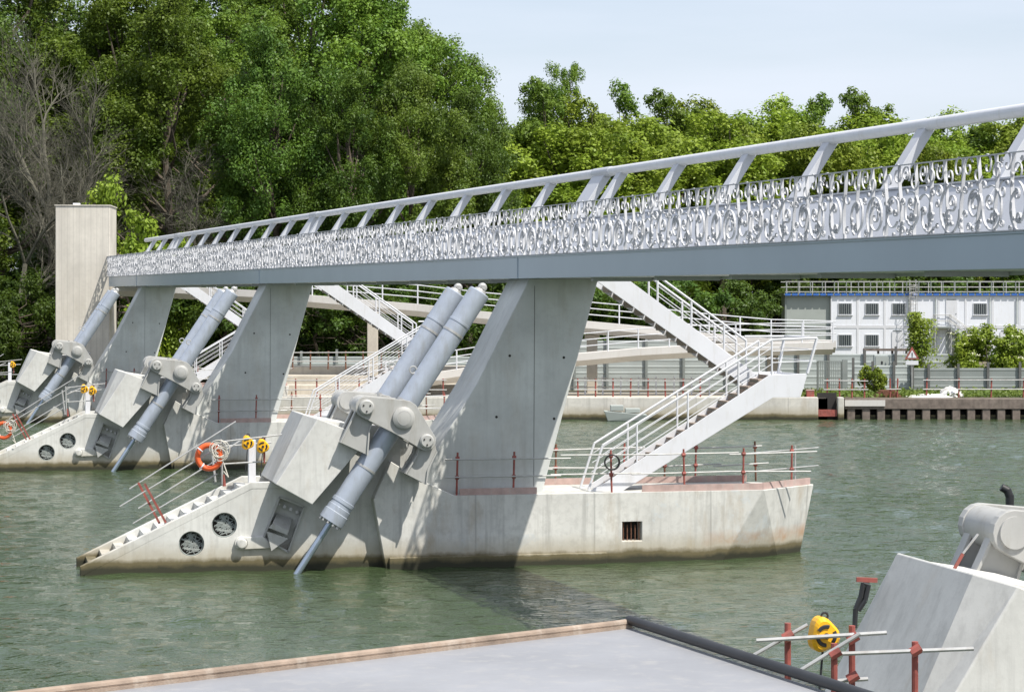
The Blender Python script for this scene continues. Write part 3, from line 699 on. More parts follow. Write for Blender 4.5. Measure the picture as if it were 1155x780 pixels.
# posts and tube
tu, tz, tr = 2.16, H + 3.07, .115
bay = 35.17 / 8; k0 = joints[1]
dirp = Vector((tu - B2_[0], 0, tz - B2_[1]))
for sp_ in (-2, -1, 0, 1, 2):
    for o_, w__ in [(-.85, .34), (.73, .95)] + [(4.95 + 4.22 * k, .34) for k in range(7)]:
        s = 35.17 * sp_ + o_
        if s0 + .3 < s < s1 - .3:
            mb = MB(); q = lambda t_, e: (B2_[0] + dirp.x * t_ + e, B2_[1] + dirp.z * t_)
            mb.prism([q(-1.1, 0), q(-1.1, .22), q(.97, .18), q(.97, -.04)], s - w__ / 2, s + w__ / 2)
            mb.build('post', M['lavender'], br, bevel=.012)
te = bs(139.6)
for a, b2 in zip(edges[:-1], edges[1:]):
    mb = MB().lathe((tu, a + .02, tz), (tu, b2 - .02, tz), [(0, tr), (b2 - a - .04, tr)], 28); mb.build('top_tube', M['white'], br)
    if b2 != s1: MB().lathe((tu, b2 - 1.0, tz), (tu, b2 + .3, tz), [(0, tr + .012), (1.3, tr + .012)], 28).build('tube_sleeve', M['lavender'], br)
# scrollwork: four patterns of wrought bars, each a panel of its own
def ribbon(mb, pts, wdt, dep):
    n = len(pts); vs = []
    for i, (x, z) in enumerate(pts):
        a = pts[max(0, i - 1)]; b2 = pts[min(n - 1, i + 1)]; tx, tz_ = b2[0] - a[0], b2[1] - a[1]; l = math.hypot(tx, tz_) or 1
        nx, nz_ = -tz_ / l, tx / l; h_ = wdt / 2
        for sx, sy in ((-1, -1), (1, -1), (1, 1), (-1, 1)): vs.append((sy * dep / 2, x + nx * h_ * sx, z + nz_ * h_ * sx))
    fs = []
    for i in range(n - 1):
        for j in range(4): fs.append((i * 4 + j, i * 4 + (j + 1) % 4, i * 4 + 4 + (j + 1) % 4, i * 4 + 4 + j))
    mb.add(vs, fs, False)
def spiral(cx, cz, r0, r1, a0, turns, n=26, e=1.): return [(cx + (r0 + (r1 - r0) * t) * math.cos(a0 + turns * 2 * math.pi * t), cz + e * (r0 + (r1 - r0) * t) * math.sin(a0 + turns * 2 * math.pi * t)) for t in [k / n for k in range(n + 1)]]
PL = bay / 2; hm = .80; hp = ptop - f1
def scroll_mesh(seed):
    rg = random.Random(seed); mb = MB(); cir = []
    def ok(x, z, r): return all(math.hypot(x - a, z - b2) > (r + c_) * .97 for a, b2, c_ in cir)
    big = [(.45, .38, .36), (1.28, .36, .33), (1.83, .44, .27)] if seed % 2 else [(.34, .42, .28), (1.02, .37, .35), (1.75, .38, .35)]
    cir += big
    for r, tries in ((.19, 120), (.125, 200), (.075, 130), (.045, 60)):
        for _ in range(tries):
            x = rg.uniform(r * .6, PL - r * .6); z = rg.uniform(r, hm - r * .7)
            if ok(x, z, r): cir.append((x, z, r))
    # upper row of scrolls
    n = 7
    for i in range(n):
        r = PL / n / 2 * .98; cir.append((PL * (i + .5) / n, hm + .18 + .05 * (-1) ** i, r))
        if rg.random() < .5: cir.append((PL * (i + 1) / n, hm + (.3 if i % 2 == 0 else .07), .05))
    for x, z, r in cir:
        dr = rg.choice((-1, 1)); a0 = rg.uniform(0, 6.28)
        wd = .019 if r > .2 else .015 if r > .1 else .011
        dp = .04 if r > .2 else .03
        if r > .2:
            st = rg.random()
            if st < .4:                                  # large volute
                ribbon(mb, spiral(x, z, r, r * .12, a0, dr * 2.2, 60, 1.1), wd, dp)
            elif st < .75:                               # open ring holding an S of two curls
                ribbon(mb, spiral(x, z, r, r * .86, a0, dr * .82, 36, 1.1), wd, dp)
                for q_ in (0, 3.14): ribbon(mb, spiral(x + r * .4 * math.cos(a0 + q_), z + r * .4 * math.sin(a0 + q_), r * .42, r * .08, a0 + q_ + 3.14, dr * 1.4, 30), wd * .85, dp)
            else:                                        # two facing C scrolls
                for q_ in (0, 3.14): ribbon(mb, spiral(x + r * .12 * math.cos(q_), z, r * .9, r * .62, a0 + q_, .42, 18, 1.15) + spiral(x + r * .35 * math.cos(a0 + q_ + 2.6), z + r * .5 * math.sin(a0 + q_ + 2.6), r * .26, r * .06, a0 + q_ + 2.6, 1.2, 20), wd, dp)
            for k in range(4):
                a = a0 + k * .5 + 2.5; ribbon(mb, spiral(x + r * .62 * math.cos(a), z + r * .62 * math.sin(a), .032, .028, 0, 1, 8), .012, .04)
        elif r > .1: ribbon(mb, spiral(x, z, r, r * .14, a0, dr * rg.choice((.9, 1.3, 1.6)), 30, rg.choice((1, 1.2))), wd, dp)
        else: ribbon(mb, spiral(x, z, r, r * .25, a0, dr * 1.35, 18), wd, dp)
    for i in range(4):                                   # swaying uprights
        x0 = PL * (i + .08) / 4; ph = rg.uniform(0, 6)
        ribbon(mb, [(x0 + .045 * math.sin(ph + 5 * t), t * hp) for t in [k / 18 for k in range(19)]], .02, .06)
    ribbon(mb, [(0, hp), (PL * .5, hp), (PL, hp)], .018, .05); ribbon(mb, [(0, .01), (PL, .01)], .02, .06)
    me = bpy.data.meshes.new('scrollwork_panel'); me.from_pydata(mb.v, [], mb.f); me.update(); me.materials.append(M['scroll'])
    return me
PM = [scroll_mesh(k) for k in range(1, 9)]
s = k0 - 20 * PL; i = 0
while s < s1 - .5:
    if s > s0:
        o = bpy.data.objects.new('scrollwork_panel', PM[(i * 5 + i // 3) % 8]); COL.objects.link(o); o.parent = br; o.location = (-.01, s, f1)
    s += PL; i += 1

# ------------------------------------------------------------------ far end tower
tb = wp(57, 400, 140); X0 = wp(62.5, 0, 140).x; X1 = wp(123, 0, 140).x
t = empty('concrete_tower', (tb.x, 140, GZ - 1.3), 0, 'tall plain board-marked concrete tower at the far end of the footbridge', 'tower')
mb = MB(); z1 = wp(0, 232, 140).z
mb.box(X0 - tb.x, X1 - tb.x, .0, 4.2, -1, z1 - GZ + 1.3); tw = mb.build('shaft', M['tower'], t, bevel=.03)
t.rotation_euler = (0, 0, R(4))
mb = MB().box(X0 - tb.x - .05, X1 - tb.x + .05, -.05, 4.25, z1 - GZ + 1.3, z1 - GZ + 1.36); mb.build('cap_flashing', M['tower'], t)
mb = MB().box(X0 - tb.x + .9, X0 - tb.x + 1.3, 1, 1.4, z1 - GZ + 1.36, z1 - GZ + 1.5); mb.build('roof_vent', M['white'], t)

# ------------------------------------------------------------------ foreground flat roof
C0 = wp(710, 700, 18.97); C0.z = 4.3
d1 = Vector((-3.99, -3.3, 0)).normalized(); d2 = Vector((1.28, -3.37, 0)).normalized()
t = empty('flat_roof', (C0.x, C0.y, -.05), 0, 'flat grey roof with beige kerb in the bottom foreground', 'roof')
cc = Vector((0, 0, 0)); a = cc + d1 * 13; b2 = cc + d2 * 10; far = a + d2 * 4
rg_ = [a, cc, b2, b2 + d1 * 7]
ringf = lambda z: [(p.x, p.y, z) for p in rg_]
MB().rings([ringf(-1), ringf(4.3)]).build('membrane', M['roofm'], t)
mb = MB(); mb.lathe(a + Vector((0, 0, 4.34)), cc + Vector((0, 0, 4.34)), [(0, .03), (13, .03)], 10); mb.bar(a + Vector((0, 0, 4.28)) , cc + Vector((0, 0, 4.28)), .07, .09); mb.build('kerb', M['beige'], t)
mb = MB(); mb.lathe(cc + Vector((0, 0, 4.36)), b2 + Vector((0, 0, 4.36)), [(0, .038), (10, .038)], 16); mb.build('edge_pipe', M['black'], t)
mb = MB()
for k in (6,):
    p = d1 * (k * 1.15); MB().bar(p + d2 * .06 + Vector((0, 0, 4.302)), p + d2 * 9 + Vector((0, 0, 4.302)), .05, .006).build('membrane_seam', M['roofm'], t)
# ------------------------------------------------------------------ far bank: quays
t = empty('quay_wall', (0, QY, 0), 0, 'long low stained concrete quay wall at the far waterline behind the piers', 'quay')
xa, xb = wp(-40, 0, QY).x, wp(923, 0, QY).x
MB().box(xa, xb, 0, .45, -1.5, GZ + .08).build('wall_face', M['quay'], t, bevel=.04)
MB().box(wp(945, 0, QY).x, wp(952, 0, QY).x, 0, .45, -1.5, GZ + .08).build('wall_face', M['quay'], t, bevel=.04)
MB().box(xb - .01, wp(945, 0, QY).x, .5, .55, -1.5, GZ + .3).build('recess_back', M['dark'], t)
MB().box(xb + .02, wp(944.5, 0, QY).x, .15, .3, .18, .55).build('stop_plate', M['red'], t)
xq0, xq1 = wp(953, 0, QY + .5).x, 40
t = empty('timber_wharf', (xq0, QY + .5, 0), 0, 'dark timber wharf on a row of square piles at the right waterline', 'wharf')
mb = MB().box(0, xq1 - xq0, .1, .9, .55, GZ - .02); mb.build('cap_beam', M['wood'], t, bevel=.03)
MB().box(0, 2.2, .02, .12, .72, 1.05).build('pale_board', M['pale'], t)
for i in range(24):
    x = .15 + i * .82; MB().box(x, x + .42, .15, .6, -1.5, .56).build('pile', M['wood'], t, bevel=.02)
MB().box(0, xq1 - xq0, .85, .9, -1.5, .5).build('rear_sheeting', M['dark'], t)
for i in range(23): MB().box(.62 + i * .82, .9 + i * .82, .35, .6, -.2, .22).build('pile_end', M['quay'], t)
# grass
def leaves_mesh(name, pts, nrm, size, mat, seed=1):
    rs = np.random.RandomState(seed); n = len(pts)
    a = rs.normal(size=(n, 3)) * .42 + nrm; a /= np.linalg.norm(a, axis=1)[:, None]
    r = rs.normal(size=(n, 3)); t1 = np.cross(a, r); t1 /= np.linalg.norm(t1, axis=1)[:, None]; t2 = np.cross(a, t1)
    s = (size * rs.uniform(.6, 1.35, n))[:, None]
    v = np.empty((n, 4, 3)); v[:, 0] = pts - t1 * s * .5; v[:, 1] = pts + t2 * s * .3 - t1 * s * .05 + a * s * .08; v[:, 2] = pts + t1 * s * .5; v[:, 3] = pts - t2 * s * .3 - t1 * s * .05 + a * s * .08
    me = bpy.data.meshes.new(name); me.vertices.add(4 * n); me.vertices.foreach_set('co', v.ravel())
    me.loops.add(4 * n); me.loops.foreach_set('vertex_index', np.arange(4 * n, dtype=np.int32))
    me.polygons.add(n); me.polygons.foreach_set('loop_start', np.arange(0, 4 * n, 4, dtype=np.int32)); me.polygons.foreach_set('loop_total', np.full(n, 4, dtype=np.int32))
    me.update(calc_edges=True); me.validate(); me.materials.append(mat); return me
n = 9000; pts = np.column_stack([RN.uniform(15.5, 42, n), RN.uniform(QY + 1.6, 137, n), GZ + np.abs(RN.normal(0, .14, n))])
o = bpy.data.objects.new('grass', leaves_mesh('grass', pts, np.array([0, -.2, .5]), .22, M['leafg'])); COL.objects.link(o); tag(o, 'short grass along the far quay', 'grass', kind='stuff')
# quay railings
def quay_rail(px0, px1, Y, n, label, h=1.05, mat='red', rails=(.45, .95), z=GZ, group='red post railings along the far quay'):
    x0, x1 = wp(px0, 0, Y).x, wp(px1, 0, Y).x
    t = empty('quay_railing', (x0, Y, z), 0, label, 'railing', group); rg = random.Random(int(px0))
    for i in range(n):
        x = (x1 - x0) * i / (n - 1); MB().tube((x, 0, 0), (x + rg.uniform(-.03, .03), 0, h), .045, 6).build('post', M[mat], t)
    mb = MB()
    for r in rails: mb.tube((-.2, -.06, r), (x1 - x0 + .2, -.06, r + rg.uniform(-.04, .04)), .03, 6)
    mb.build('rail', M['galv'], t); return t
quay_rail(933, 975, QY + .9, 4, 'red post railing beside the grey bar gate on the far quay')
quay_rail(1004, 1012, QY + 1.6, 2, 'pair of red posts right of the small shrub on the far quay', rails=(.45,))
quay_rail(1045, 1300, QY + 1.6, 8, 'long red post railing in front of the grey hoarding on the timber wharf')
quay_rail(652, 790, QY + 1.0, 8, 'red post railing on the concrete quay seen below the ramp')
quay_rail(640, 800, QY + 4.5, 9, 'rear white railing on the concrete quay seen below the ramp', mat='white', group='white rear railings')
quay_rail(310, 500, QY + 1.0, 9, 'railing on the far quay seen between the second column and the big cylinders')
quay_rail(330, 470, QY + 6, 8, 'upper railing on the terraces seen between second column and big cylinders', mat='rust', z=GZ + 1.4)
quay_rail(-200, 40, 141, 9, 'railing on the far bank at the left edge', mat='rust', z=GZ)
# hoardings
def hoarding(pxs, Y, ybot_z, top_y, mat, label, post='steelpost', group='corrugated steel hoardings', slope=0.):
    x0 = wp(pxs[0], 0, Y).x; z1 = wp(0, top_y, Y).z
    t = empty('hoarding_fence', (x0, Y, ybot_z), 0, label, 'fence', group); h = z1 - ybot_z
    for a, b2 in zip(pxs[:-1], pxs[1:]):
        xa_, xb_ = wp(a, 0, Y).x - x0 + .01, wp(b2, 0, Y).x - x0 - .01
        m_ = max(3, int(h / .36)); prof = []
        for k in range(m_):
            z = h * k / m_; dz = h / m_; prof += [(0, z), (0, z + dz * .62), (-.014, z + dz * .72), (-.014, z + dz * .9)]
        prof.append((0, h))
        vs = [(xa_, y, z) for y, z in prof] + [(xb_, y, z) for y, z in prof] + [(xa_, .05, z) for y, z in prof] + [(xb_, .05, z) for y, z in prof]; n = len(prof)
        fs = [(i, i + n, i + n + 1, i + 1) for i in range(n - 1)] + [(i + 2 * n, i + 2 * n + 1, i + 3 * n + 1, i + 3 * n) for i in range(n - 1)]
        MB().add(vs, fs).build('panel', M[mat], t)
    for a in pxs: x = wp(a, 0, Y).x - x0; MB().box(x - .07, x + .07, -.16, -.065, -.1, h + .25 + .2 * ((int(a) % 3) / 2)).build('post', M[post], t)
    return t
hoarding([1029, 1047, 1080.5, 1114, 1150, 1184, 1218, 1252], 137, GZ, 415, 'hoard', 'weathered grey corrugated hoarding with timber posts right of the warning sign')
hoarding([962, 984, 1008, 1028], 137.4, GZ, 412, 'hoardw', 'pale corrugated hoarding behind the small shrub')
hoarding([868, 900, 934, 975, 1010, 1040, 1075], 142, GZ, 399, 'hoardw', 'taller pale corrugated hoarding behind the grey bar gate and cabinet')
hoarding([610, 648, 685, 729, 771, 820, 868], 141, GZ, 384, 'hoardw', 'long pale corrugated hoarding seen under the ramp beams', 'hoard')
hoarding([300, 340, 380, 420, 460, 500, 540, 575], 145, GZ + .8, 402, 'hoardw', 'pale hoarding on the bank left of the near column', 'hoard')
# gate
gx = wp(922, 0, 136.2); t = empty('bar_gate', (gx.x, 136.2, GZ), 0, 'dark grey vertical bar gate leaning beside the pale hoarding', 'gate')
mb = MB(); gw = 27 / F * 136 ; gh = 1.85
MB().bar((0, 0, 0), (0, 0, gh), .06, .06).bar((gw, 0, 0), (gw, 0, gh), .06, .06).bar((0, 0, gh), (gw, 0, gh), .06, .06).bar((0, 0, .1), (gw, 0, .1), .06, .06).build('gate_frame', M['hoard'], t)
for i in range(13): mb.box(.05 + i * gw / 13, .05 + i * gw / 13 + .05, -.02, .02, .1, gh)
mb.build('bars', M['hoard'], t)
MB().box(gw + .05, gw + .35, -.05, .15, 0, gh + .1).build('gate_post', M['hoard'], t)
# cabinet and guard beam
q = wp(985, 416, 140); t = empty('electric_cabinet', (q.x, 140, GZ), 0, 'light grey electric cabinet on a frame behind the pale hoarding', 'cabinet')
zt = wp(0, 400, 140).z - GZ
MB().box(0, .95, -.35, .1, .2, zt).build('box', M['hoardw'], t, bevel=.02); MB().box(.08, .87, -.38, -.352, .3, zt - .08).build('door', M['greyshade'], t); MB().box(.4, .5, -.4, -.382, zt * .75, zt * .83).build('keyhole', M['black'], t)
t = empty('guard_barrier', (wp(974, 0, 144).x, 144, GZ), 0, 'dark timber guard barrier above the electric cabinet', 'barrier')
zt = wp(0, 393, 144).z - GZ
MB().box(0, 50 / F * 144, 0, .12, zt - .14, zt).build('rail', M['wood'], t)
for i in range(4): x = i * .85; MB().box(x, x + .12, .12, .24, 0, zt + .02).build('post', M['wood'], t)
# warning sign
q = wp(1028.5, 0, 136.4); t = empty('warning_sign', (q.x, 136.4, GZ), 0, 'red and white triangular warning sign with white plate on a post', 'sign')
zc = wp(0, 399, 136.4).z - GZ
MB().tube((0, 0, 0), (0, 0, zc + .2), .035).build('post', M['galv'], t)
MB().prism([(-.42, zc - .3), (.42, zc - .3), (0, zc + .42)], -.08, -.05).build('red_triangle', M['red'], t)
MB().prism([(-.26, zc - .22), (.26, zc - .22), (0, zc + .22)], -.095, -.082).build('white_triangle', M['white'], t)
MB().box(-.03, .03, -.103, -.097, zc - .12, zc + .08).box(-.03, .03, -.103, -.097, zc - .19, zc - .15).build('symbol', M['black'], t)
MB().box(-.36, .36, -.08, -.05, zc - .62, zc - .38).build('plate', M['white'], t)
# heaps
def heap(name, px, Y, w_, h_, mat, label, cat, seed):
    rg = random.Random(seed); q = wp(px, 0, Y); n = 16; rs = []
    for k, (f, z) in enumerate(((1, 0), (.92, .25), (.72, .62), (.4, .9), (.12, 1))):
        rs.append([(math.cos(2 * math.pi * i / n) * w_ * f * rg.uniform(.75, 1.15), math.sin(2 * math.pi * i / n) * w_ * .6 * f * rg.uniform(.8, 1.1), h_ * z * rg.uniform(.8, 1.1)) for i in range(n)])
    o = MB().rings(rs).build(name, M[mat]); o.location = (q.x, Y, GZ); return tag(o, label, cat)
heap('tarpaulin_heap', 1072, QY + 2.2, .75, .55, 'tarp', 'crumpled white tarpaulin heap on the grass above the timber wharf', 'tarpaulin', 1)
heap('rubble_sack', 1001, QY + 2.4, .55, .35, 'tarp', 'small white sack beside the rusty plank stack', 'sack', 2)
heap('sand_heap', 1050, QY + 2.1, 1.5, .18, 'tarp', 'low spread of pale rubble left of the white tarpaulin heap', 'rubble', 3)
q = wp(990, 0, QY + 1.9); t = empty('plank_stack', (q.x, QY + 1.9, GZ), 0, 'low stack of rusty brown planks in front of the small shrub', 'planks')
for i in range(4): MB().box(-.2 + .1 * i, 1.3 - .1 * i, 0 + i * .03, .5, .1 * i, .1 * i + .09).build('plank', M['rust'], t)
q = wp(915, 0, QY + 1.5); t = empty('red_crate', (q.x - .25, QY + 1.5, GZ), 0, 'small red crate on the quay left of the grey bar gate', 'crate')
MB().box(0, .42, 0, .4, 0, .42).build('shell', M['red'], t, bevel=.03); MB().box(-.02, .44, -.02, .42, .38, .43).build('rim', M['pink'], t)
# moored work float
q = wp(705, 0, QY - .9); t = empty('moored_dinghy', (q.x, QY - .9, 0), 0, 'small dull green-grey flat dinghy moored at the concrete quay', 'boat')
MB().rings([[(-.95, -.45, .0), (.95, -.4, .0), (.9, .4, .0), (-.9, .4, .0)], [(-1.15, -.55, .55), (1.2, -.5, .35), (1.15, .5, .35), (-1.15, .5, .55)]]).build('hull', M['greyshade'], t, bevel=.03)
MB().box(-.8, -.1, -.5, .3, .56, .85).box(0, .8, -.4, .35, .45, .68).build('deck_box', M['greyshade'], t, bevel=.03)
# terraces behind the second pier
t = empty('bank_terraces', (wp(290, 0, 136).x, 135, GZ), 0, 'stepped concrete terraces on the far bank behind the second pier', 'terrace')
for i, (y, z) in enumerate(((0, .55), (2.2, 1.0), (4.4, 1.45))): MB().box(0, 14.2, y, y + 2.2, -1, z).build('terrace', M['bank'], t, bevel=.03)

# ramp footbridge on the far bank (two curving flights)
def ramp(name, pts, Y, label, thick=14, posts=True):
    base = wp(pts[0][0], pts[0][1], Y); t = empty(name, (base.x, Y, GZ), 0, label, 'ramp', 'pale ramp beams on the far bank')
    P3 = [wp(a, b2, Y + c_) - Vector((base.x, Y, GZ)) for a, b2, c_ in pts]; th = thick * Y / F
    rs = [[(p.x, p.y, p.z), (p.x, p.y, p.z - th * .55), (p.x, p.y + .5, p.z - th), (p.x, p.y + 2.3, p.z - th), (p.x, p.y + 2.3, p.z)] for p in P3]
    MB().rings(rs).build('beam', M['pale'], t)
    mb = MB()
    rl = MB()
    for h in (.4, .75, 1.1):
        for a, b2 in zip(P3[:-1], P3[1:]): rl.tube(a + Vector((0, .1, h)), b2 + Vector((0, .1, h)), .03, 6)
    for a, b2 in zip(P3[:-1], P3[1:]):
        n = max(1, int((b2 - a).length / 1.6))
        for k in range(n): p = a + (b2 - a) * k / n; MB().tube(p + Vector((0, .1, 0)), p + Vector((0, .1, 1.12)), .04, 6).build('post', M['white'], t)
    rl.build('rail', M['white'], t); return t
ramp('ramp_upper_flight', [(127, 320, 4), (200, 323, 3), (300, 328, 2), (352, 333, 1.5), (471, 343, 1), (540, 351, .5), (660, 362, 0), (737, 369, 0), (800, 376, 0), (870, 382, 0), (943, 384, 0)], 136, 'upper pale curved ramp beam with white rails crossing behind the columns')
ramp('ramp_lower_flight', [(940, 386, 0), (870, 387, 0), (790, 389, 0), (720, 393, 0), (652, 399, 0), (560, 410, 0), (470, 424, 0), (400, 438, 0)], 133, 'lower pale ramp beam sloping down to the quay behind the near column')
for px in (872, 668, 420):
    q = wp(px, 0, 137.2); t = empty('ramp_support', (q.x, 137.2, GZ), 0, {872: 'grey concrete ramp support left of the cabins', 668: 'grey concrete ramp support behind the near column', 420: 'grey concrete ramp support behind the terraces'}[px], 'column')
    z = wp(0, {872: 382, 668: 374, 420: 348}[px], 137).z - GZ - .15
    MB().box(-.3, .3, 0, .6, -.2, z).build('shaft', M['bank'], t, bevel=.04); MB().box(-.42, .42, -.06, .8, z - .25, z - .02).build('corbel', M['bank'], t, bevel=.03)

# ------------------------------------------------------------------ site cabins
CY = 200.0; cw = 30.2 * CY / F; ch = 2.62; cz = wp(0, 403.5, CY).z; cx0 = wp(937, 0, CY).x
CR = R(-3.0)
def cabin_local(i, row): return (cx0 + math.cos(CR) * cw * i, CY + math.sin(CR) * cw * i, cz + row * ch)
protos = {}
def cabin(kind):
    t = empty('site_cabin', (0, 0, 0), CR, 'x', 'cabin', 'white stacked site cabins')
    MB().box(.03, cw - .03, .03, 6, .05, ch - .05).build('body', M['cabin'], t)
    mb = MB()
    for x in (0, cw - .09): mb.box(x, x + .09, 0, .1, 0, ch)
    mb.box(.09, cw - .09, 0, .08, ch - .14, ch).box(.09, cw - .09, 0, .08, 0, .12); mb.build('corner_frame', M['white'], t)
    MB().box(.05, cw - .05, .01, .03, .0, .001 + .05).build('shadow_gap', M['dark'], t)
    if 'w' in kind:
        f = MB().box(.62, 1.78, -.03, .03, .98, 1.98).build('window', M['white'], t)
        MB().box(.67, 1.72, -.045, -.032, 1.04, 1.92).build('pane', M['glass'], f)
        mb = MB()
        for k in range(6): mb.box(.74 + k * .18, .765 + k * .18, -.09, -.06, 1.02, 1.94)
        mb.build('bars', M['hoardw'], f); MB().box(.57, 1.83, -.1, .02, .93, .98).build('sill', M['white'], f)
    if 'd' in kind:
        dd = MB().box(.6, 1.55, -.03, .03, .12, 2.2).build('door', M['greyshade'] if 'g' in kind else M['white'], t); MB().box(1.4, 1.46, -.07, -.03, 1.05, 1.1).build('handle', M['black'], dd)
        MB().box(.7, 1.45, -.06, .02, 2.26, 2.33).build('door_light', M['hoard'], t)
    if 'p' in kind: MB().tube((cw - .25, -.08, .2), (cw - .25, -.08, ch - .2), .05, 8).build('downpipe', M['hoardw'], t)
    return t
bands = {}
ordn = ['first', 'second', 'third', 'fourth', 'fifth', 'sixth', 'seventh', 'eighth', 'ninth', 'tenth', 'eleventh', 'twelfth']
kinds = {1: ['w', 'w', 'wp', 'p', 'd', 'wp', 'p', 'w', 'd', 'w', 'w'], 0: ['w', 'w', 'd', 'p', 'dg', 'w', 'd', 'dg', 'w', 'w', 'd']}
what = {'w': 'with a barred window', 'wp': 'with a barred window and downpipe', 'p': 'with plain wall and downpipe', 'd': 'with a white door', 'dg': 'with a grey door'}
for row in (1, 0):
    for i, k in enumerate(kinds[row]):
        if k not in protos: o = protos[k] = cabin(k)
        else: o = copy_tree(protos[k], (0, 0, 0))
        o.location = cabin_local(i, row)
        o['label'] = '%s storey white cabin %s, %s from left in its row' % ('upper' if row else 'lower', what[k], ordn[i])
def along(name, x0, x1, label, cat): return empty(name, (cx0 + math.cos(CR) * x0, CY + math.sin(CR) * x0, cz + 2 * ch), CR, label, cat)
t = along('cabin_roof', 0, 0, 'flat roof with blue edge strip over the white site cabins', 'roof'); NW = cw * 11
MB().box(-3.9, NW, -.12, 6.2, 0, .12).build('roof_sheet', M['hoard'], t)
mb = MB()
for i in range(46): mb.box(-3.8 + i * NW / 42, -3.8 + i * NW / 42 + .45, -.16, -.122, -.04, .16)
mb.build('blue_strip', M['blue'], t)
t = along('end_wing', 0, 0, 'end wing of the cabins in painted shade grey, without windows, left of the white fronts', 'cabin'); t.location.z = cz - .02
MB().box(-3.75, -.02, .3, 5.8, 0, 2 * ch).build('wall', M['greyshade'], t); MB().box(-3.8, -3.65, .2, .3, 0, 2 * ch).box(-3.75, 0, .2, .295, ch - .06, ch + .04).build('frame', M['hoard'], t)  # wall darkened by colour to read as the unlit side
t = along('roof_railing', 0, 0, 'grey guard railing along the roof edge of the site cabins', 'railing'); t.location.z += .12
for i in range(30): MB().tube((-3.7 + i * 1.0, 0, 0), (-3.7 + i * 1.0, 0, 1.05), .045, 6).build('post', M['hoard'], t)
mb = MB()
for h in (.15, .55, 1.0): mb.tube((-3.8, 0, h), (NW, 0, h), .035, 6)
for h in (.55, 1.0): mb.tube((-3.8, 5.8, h), (NW, 5.8, h), .035, 6)
for i in range(28): mb.tube((-3.3 + i * 1.1, 5.8, 0), (-3.3 + i * 1.1, 5.8, 1.0), .04, 6)
mb.build('rail', M['galv'], t)
t = along('cage_ladder', 0, 0, 'tall white cage ladder up the cabin fronts beside the ivy pole', 'ladder'); t.location = Vector(cabin_local(0, 0)); lx = (1025 - 937) / 30.2 * cw
mb = MB()
for x in (lx, lx + .5): mb.tube((x, -.35, 0), (x, -.35, 2 * ch + 1.3), .035, 6)
for i in range(20): mb.tube((lx, -.35, .3 + i * .32), (lx + .5, -.35, .3 + i * .32), .02, 5)
mb.build('ladder', M['galv'], t)
mb = MB()
for i in range(6): mb.torus((lx + .25, -.65, 2.3 + i * .75), (0, 0, 1), .36, .02, 16, 5)
for a in range(5): mb.tube((lx + .25 + .36 * math.cos(a * 1.2 - 2.8), -.65 + .36 * math.sin(a * 1.2 - 2.8), 2.3), (lx + .25 + .36 * math.cos(a * 1.2 - 2.8), -.65 + .36 * math.sin(a * 1.2 - 2.8), 6.2), .015, 5)
mb.build('cage', M['galv'], t)
t = along('outside_staircase', 0, 0, 'grey outside staircase to the upper storey cabins, above the elder bush', 'staircase'); t.location = Vector(cabin_local(0, 0)); ax = (1052 - 937) / 30.2 * cw
MB().box(ax, ax + 1.3, -1.2, 0, ch - .1, ch).build('platform', M['hoard'], t)
MB().prism([(ax + 1.3, ch), (ax + 1.3, ch - .25), (ax + 4.6, -.1), (ax + 4.9, .1)], -1.2, -1.15).prism([(ax + 1.3, ch), (ax + 1.3, ch - .25), (ax + 4.6, -.1), (ax + 4.9, .1)], -.15, -.1).build('stringer', M['hoard'], t)
mb = MB()
for i in range(12): mb.box(ax + 1.35 + i * .28, ax + 1.62 + i * .28, -1.15, -.15, ch - .15 - i * .21, ch - .11 - i * .21)
mb.build('tread', M['hoard'], t)
mb = MB()
for y in (-1.17, -.12):
    for h in (.5, 1.0): mb.tube((ax, y, ch + h), (ax + 1.3, y, ch + h), .025, 6).tube((ax + 1.3, y, ch + h), (ax + 4.7, y, h), .025, 6)
    for k in range(6): mb.tube((ax + 1.3 + k * .65, y, ch - k * .5), (ax + 1.3 + k * .65, y, ch + 1 - k * .5), .025, 6)
    mb.tube((ax, y, 0), (ax, y, ch + 1), .04, 6); mb.tube((ax + 1.3, y, 0), (ax + 1.3, y, ch), .04, 6)
mb.build('handrail', M['galv'], t)

